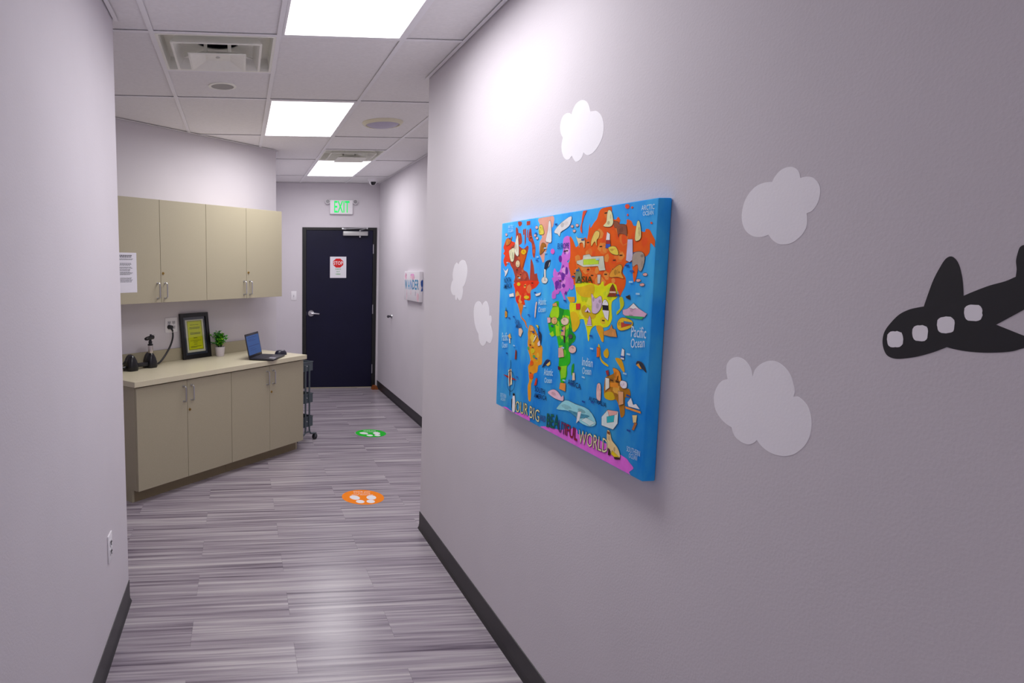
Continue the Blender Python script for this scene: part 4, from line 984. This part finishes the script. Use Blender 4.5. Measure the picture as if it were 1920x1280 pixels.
MB().box(-.100, .102, .0122, .0128, .054, FH - .056).build('certificate', mat('cream_paper', 'dcdcc4', .7, vary=.02), t)
MB().flat([(-.083, .072), (.084, .072), (.084, FH - .066), (-.083, FH - .066)], .0120, 'y').build('yellow_panel', mat('yellow_paper', 'dce400', .7, vary=.04, scale=12), t)
bo = MB()
x0, x1, z0, z1 = -.080, .081, .075, FH - .069
for q in ((x0, x1, z0, z0 + .003), (x0, x1, z1 - .003, z1), (x0, x0 + .003, z0, z1), (x1 - .003, x1, z0, z1)): bo.flat([(q[0], q[2]), (q[1], q[2]), (q[1], q[3]), (q[0], q[3])], .0118, 'y')
bo.build('printed_border', INK, t)
tl = MB(); rn = random.Random(9)
for z, a, b, h in ((.285, -.05, .05, .004), (.262, -.058, .058, .005), (.253, -.06, .055, .005), (.215, -.055, .06, .006), (.205, -.055, .058, .006), (.172, -.02, .02, .006), (.150, -.06, .06, .0025), (.136, -.025, .025, .004), (.118, -.02, .02, .004), (.100, -.06, .062, .004), (.092, -.06, .01, .004)):
    x = a
    while x < b - .004:
        w_ = rn.uniform(.006, .016); tl.flat([(x, z), (min(x + w_, b), z), (min(x + w_, b), z + h), (x, z + h)], .0118, 'y'); x += w_ + .002
tl.build('typed_lines', mat('faded_ink', '5a6020', .8, vary=0), t)['kind'] = 'stuff'
MB().box(-hw + bw - .004, hw - bw + .004, .0085, .0105, bw - .004, FH - bw + .004).build('glass', glass_mat('frame_glass'), t)

# potted plant
px_, py_, _ = ang(-.868, .108)
t = thing('potted_plant', 'small green leafy plant in a white pot on the counter', 'plant', (px_, py_, ZT + .0004))
MB().lathe([(.0001, 0), (.0345, 0), (.0365, .004), (.044, .080), (.0445, .084), (.0415, .084), (.040, .074), (.0001, .072)], 36).build('pot', mat('white_ceramic', 'd8d0d8', .4, vary=.01), t, smooth=True)
MB().lathe([(.0001, .0755), (.0398, .0735)], 24, cap=False).build('soil', mat('soil', '3a2c20', .9, vary=.3), t)
rn = random.Random(21)
lf = MB(); st = MB()
for k in range(36):
    a = rn.uniform(0, 2 * PI); tlt = rn.uniform(.0, 1.0) ** .8; hgt = rn.uniform(.055, .165) * (1.0 - .28 * tlt)
    tip = Vector((math.cos(a) * tlt * .092, math.sin(a) * tlt * .092, .070 + hgt))
    mid = Vector((math.cos(a) * tlt * .04, math.sin(a) * tlt * .04, .074 + hgt * .62))
    st.tube([(math.cos(a) * .012, math.sin(a) * .012, .070), mid, tip], .0014, 5)
    for q in range(13):
        u_ = .25 + .75 * q / 12; base = mid.lerp(tip, (u_ - .5) * 2) if u_ > .5 else Vector((math.cos(a) * .012, math.sin(a) * .012, .074)).lerp(mid, u_ * 2)
        b_ = rn.uniform(0, 2 * PI); dirv = Vector((math.cos(b_), math.sin(b_), rn.uniform(-.2, .9))).normalized()
        ln_ = rn.uniform(.018, .032); wd = ln_ * .40
        sd = dirv.cross(Vector((0, 0, 1))).normalized(); nr = sd.cross(dirv)
        p0 = base; p1 = base + dirv * ln_ * .5 + sd * wd + nr * .002; p2 = base + dirv * ln_ - nr * .002; p3 = base + dirv * ln_ * .5 - sd * wd + nr * .002; pm_ = base + dirv * ln_ * .5 - nr * .002
        lf.add([p0, p1, p2, p3, pm_], [(0, 1, 4), (1, 2, 4), (2, 3, 4), (3, 0, 4)], 0 if rn.random() < .5 else (1 if rn.random() < .6 else 2))
st.build('stems', mat('stem_green', '2c5a20', .6, vary=.1), t)
o = lf.build('leaves', [mat('leaf_green', '3cb81c', .5, vary=.2), mat('leaf_dark', '207818', .5, vary=.2), mat('leaf_lime', 'a4ec28', .5, vary=.15)], t); o['kind'] = 'stuff'

# laptop turned to face right
LH = Vector((.0718, 5.4742)); LW = .325; la = math.atan2(5.780 - 5.4742, .1916 - .0718)
cxl = LH.x + math.cos(la) * LW / 2; cyl_ = LH.y + math.sin(la) * LW / 2
t = thing('laptop', 'open black laptop with a blue screen on the right end of the counter', 'laptop', (cxl, cyl_, ZT), la)
LAPB = mat('laptop_black', '1c1a22', .4, vary=.05)
MB().box(-LW / 2, LW / 2, -.215, 0, .002, .016, .003).build('base', LAPB, t, smooth=True)
kb = MB()
for r in range(6):
    for c in range(14): kb.box(-.138 + c * .0198, -.138 + c * .0198 + .0170, -.118 + r * .0165, -.118 + r * .0165 + .0140, .0160, .0176)
kb.build('keyboard', mat('key_black', '2a2832', .5, vary=.03), t)['kind'] = 'stuff'
MB().box(-.048, .048, -.200, -.140, .0158, .0164).build('touchpad', mat('touchpad', '26242e', .3, vary=.02), t)
MB().box(-.085, -.055, -.205, -.150, .0160, .0163).build('palm_sticker', mat('silver_sticker', 'b8b8c4', .4, vary=.05), t)
sc = bpy.data.objects.new('screen_panel', None)
sp = MB().box(-LW / 2, LW / 2, 0, .007, 0, .205, .003).build('screen_panel', LAPB, t, (0, -.004, .0145), 0, True)
sp.rotation_euler = (math.radians(-11), 0, 0)
bpy.data.objects.remove(sc)
SCR = emit('screen_blue', '2c5490', .22)
MB().box(-LW / 2 + .012, LW / 2 - .012, -.0006, .0004, .022, .186).build('display', SCR, sp)
sl = MB()
for z, x0, x1, h in ((.168, -.12, .10, .004), (.150, -.12, .02, .003), (.140, -.12, .06, .003), (.095, -.125, .125, .005), (.075, -.10, .0, .003), (.060, -.10, .04, .003)): sl.flat([(x0, z), (x1, z), (x1, z + h), (x0, z + h)], -.0009, 'y')
sl.build('screen_lines', emit('screen_dark', '16306c', .2), sp)

mx_, my_ = .3605, 5.800
t = thing('computer_mouse', 'black computer mouse behind the front corner of the laptop', 'mouse', (mx_, my_, ZT), .35)
v = []; f = []
NU, NV = 16, 8
for i in range(NV + 1):
    ph = PI / 2 * i / NV
    for j in range(NU):
        th = 2 * PI * j / NU
        r = math.cos(ph) ** .6 if i < NV else 0
        v.append((.058 * r * math.cos(th), .036 * r * math.sin(th) * (1 - .12 * math.cos(th)), .001 + .042 * math.sin(ph) ** .9))
for i in range(NV):
    for j in range(NU): f.append((i * NU + j, i * NU + (j + 1) % NU, (i + 1) * NU + (j + 1) % NU, (i + 1) * NU + j))
f.append(tuple(range(NU))[::-1])
MB().add(v, f).build('body', mat('mouse_black', '15152a', .35, vary=.04), t, smooth=True)
MB().cyl((.034, -.004, .034), (.034, .004, .034), .007, seg=14).build('scroll_wheel', BLACKP, t, smooth=True)

# twin desk charger with one instrument standing in it
ox, oy, _ = ang(-1.765, .185)
CHG = mat('charger_black', '0a0a12', .28, vary=.05)
t = thing('desk_charger', 'black twin desk charger with two wells at the left end of the counter', 'charger', (ox, oy, ZT + .0004), A45)
def well(x, y):
    w_ = MB(); prof = [(0, .040, .042), (.012, .044, .046), (.045, .042, .044), (.080, .032, .036), (.105, .020, .026), (.114, .014, .018)]
    n_ = 24
    for (za, rx, ry) in prof:
        for q in range(n_):
            a = 2 * PI * q / n_; c_, s_ = math.cos(a), math.sin(a)
            e_ = 2 / 3.2
            w_.v.append((x + rx * math.copysign(abs(c_) ** e_, c_), y + ry * math.copysign(abs(s_) ** e_, s_), za))
    for i in range(len(prof) - 1):
        for q in range(n_): w_.f.append((i * n_ + q, i * n_ + (q + 1) % n_, (i + 1) * n_ + (q + 1) % n_, (i + 1) * n_ + q)); w_.mi.append(0)
    w_.f.append(tuple(range(n_))[::-1]); w_.mi.append(0); w_.f.append(tuple((len(prof) - 1) * n_ + q for q in range(n_))); w_.mi.append(0)
    o = w_.build('charging_well', CHG, t, smooth=True)
    pts = [(x + .034 + .034 * math.cos(a), .036 + .080 * math.sin(a)) for a in [PI * q / 16 for q in range(17)]]
    pts = [(x + .016 + .056 * math.cos(a), .0 + .119 * math.sin(a)) for a in [PI * q / 18 for q in range(19)]]
    MB().prism(pts, y + .030, y + .050, 'y').build('back_shell', mat('shell_black', '0c0c10', .2, vary=.03), o)
well(-.098, -.012); well(.098, .012)
MB().box(-.06, .06, -.012, .020, .018, .048, .006).build('link_bar', BLACKP, t, smooth=True)
cb = []
P0 = (.150, .035, .020); P1 = (.215, .060, .012); 
pts = [P0, (.18, .05, .008), (.235, .075, .020), (.285, .105, .085), (.335, .130, .165), (.365, .142, .215), (.412, .150, .275), (.4175, .152, .285)]
pts = [P0, (.185, .048, .014), (.232, .062, .026), (.300, .080, .075), (.365, .098, .140), (.405, .116, .200), (.417, .130, .250), (.4165, .142, .276)]
P = [Vector(p) for p in pts]; path = []
for i in range(len(P) - 1):
    p0 = P[i - 1] if i else 2 * P[0] - P[1]; p3 = P[i + 2] if i + 2 < len(P) else 2 * P[-1] - P[-2]
    for j in range(5):
        q = j / 5; path.append(0.5 * ((2 * P[i]) + (P[i + 1] - p0) * q + (2 * p0 - 5 * P[i] + 4 * P[i + 1] - p3) * q * q + (3 * P[i] - p0 - 3 * P[i + 1] + p3) * q ** 3))
path.append(P[-1])
MB().tube(path, .0075, 10).build('cord', BLACKP, t, smooth=True)
MB().cyl((.4175, .1765, .284), (.4175, .140, .284), .019, .016, 20).cyl((.4175, .148, .284), (.4165, .141, .262), .011, .0075, 14).build('plug', BLACKP, t, smooth=True)
cpts = [(-.145, .0, .03)] + [(-.19 + .040 * math.cos(a) , .006 * math.sin(2 * a), .010 + .045 * (math.sin(a) + 1) / 1.0) for a in [2 * PI * q / 24 for q in range(26)]]
MB().tube([(-.138, .005, .085), (-.165, .0, .060), (-.20, -.005, .030), (-.23, -.01, .012), (-.26, -.01, .012)], .005, 8).tube([(-.135, .0, .030), (-.20, .0, .024), (-.27, .0, .022)], .010, 8).build('cord', BLACKP, t, smooth=True)

wx, wy = UX * .098 - UY * .012 + ox, UY * .098 + UX * .012 + oy
t = thing('otoscope', 'black and silver ear scope standing in the right charger well', 'medical instrument', (wx, wy, ZT + .1150), A45)
t.scale = (1.22, 1.22, 1.08)
MB().lathe([(.0001, 0), (.0155, .0), (.0165, .006), (.0155, .040), (.0150, .056), (.0001, .056)], 24).build('handle', mat('nickel', 'd0c8c4', .25, metal=.85, vary=.03), t, smooth=True)
MB().lathe([(.0001, .054), (.017, .054), (.017, .064), (.011, .066), (.0105, .074), (.0125, .076), (.0125, .082), (.009, .084), (.009, .098), (.0001, .098)], 24).build('collar', BLACKP, t, smooth=True)
hd = MB().cyl((-.030, -.006, .106), (.022, .004, .112), .013, .016, 20).cyl((-.043, -.009, .104), (-.028, -.006, .106), .010, .014, 20).cyl((.004, 0, .112), (.005, 0, .134), .008, .006, 14).cyl((.022, .004, .112), (.034, .006, .116), .012, .006, 14)
hd.build('head', mat('scope_black', '0e0e14', .35, vary=.04), t, smooth=True)
MB().tube([(.018, .0, .126), (.028, .002, .127), (.040, .004, .126)], .003, 6).build('lens_lever', SILVER, t)

# ---------------------------------------------------------------- trolley beside the base cabinets
gx, gy, _ = ang(-.060, .255)
TRO = mat('trolley_grey', '4c565e', .45, vary=.04)
t = thing('utility_cart', 'dark grey three-tier rolling cart beside the right base cabinet', 'cart', (gx, gy, 0), A45)
wt, dt = .088, .185
for z0, z1 in ((.677, .766), (.371, .460), (.139, .238)):
    b = MB(); b.box(-wt, wt, -dt, dt, z0, z0 + .003)
    for q in ((-wt, wt, -dt, -dt + .003), (-wt, wt, dt - .003, dt), (-wt, -wt + .003, -dt, dt), (wt - .003, wt, -dt, dt)): b.box(*q, z0, z1)
    for q in ((-wt - .004, wt + .004, -dt - .004, -dt), (-wt - .004, wt + .004, dt, dt + .004), (-wt - .004, -wt, -dt, dt), (wt, wt + .004, -dt, dt)): b.box(*q, z1 - .006, z1)
    tr_ = b.build('tray', TRO, t)
    for yy, sg in ((-dt, -1), (dt, 1)): MB().cyl((0, yy, (z0 + z1) / 2 + .004), (0, yy + sg * .005, (z0 + z1) / 2 + .004), .006, .004, 12).build('screw', SILVER, tr_, smooth=True)
for sy in (-1, 1):
    for sx in (-1, 1):
        x = sx * .029; y = sy * (dt + .006)
        lg = MB().tube([(x, y, .735), (x, y, .30), (x, y, .115), (x * 1.15, y, .090), (sx * .052, y, .070), (sx * .085, y, .064), (sx * .108, y, .062)], .0082, 10).build('leg', TRO, t, smooth=True)
        ty = y + (.050 if sx < 0 else .0)           # casters on the left have swivelled back
        MB().cyl((sx * .112, ty - .010, .0285), (sx * .112, ty + .010, .0285), .0283, seg=24).build('caster_wheel', BLACKP, lg, smooth=True)
        fk = MB().box(sx * .112 - .012, sx * .112 + .012, ty - .0135, ty - .0115, .026, .064, .001).box(sx * .112 - .012, sx * .112 + .012, ty + .0115, ty + .0135, .026, .064, .001)
        fk.box(sx * .112 - .013, sx * .112 + .013, min(y, ty) - .0135, max(y, ty) + .0135, .060, .068, .002).build('caster_fork', mat('fork_grey', '6a7074', .35, metal=.6), lg)
    MB().tube([(-.030, sy * (dt + .006), .090), (.030, sy * (dt + .006), .090)], .007, 8).build('foot_bar', TRO, t, smooth=True)
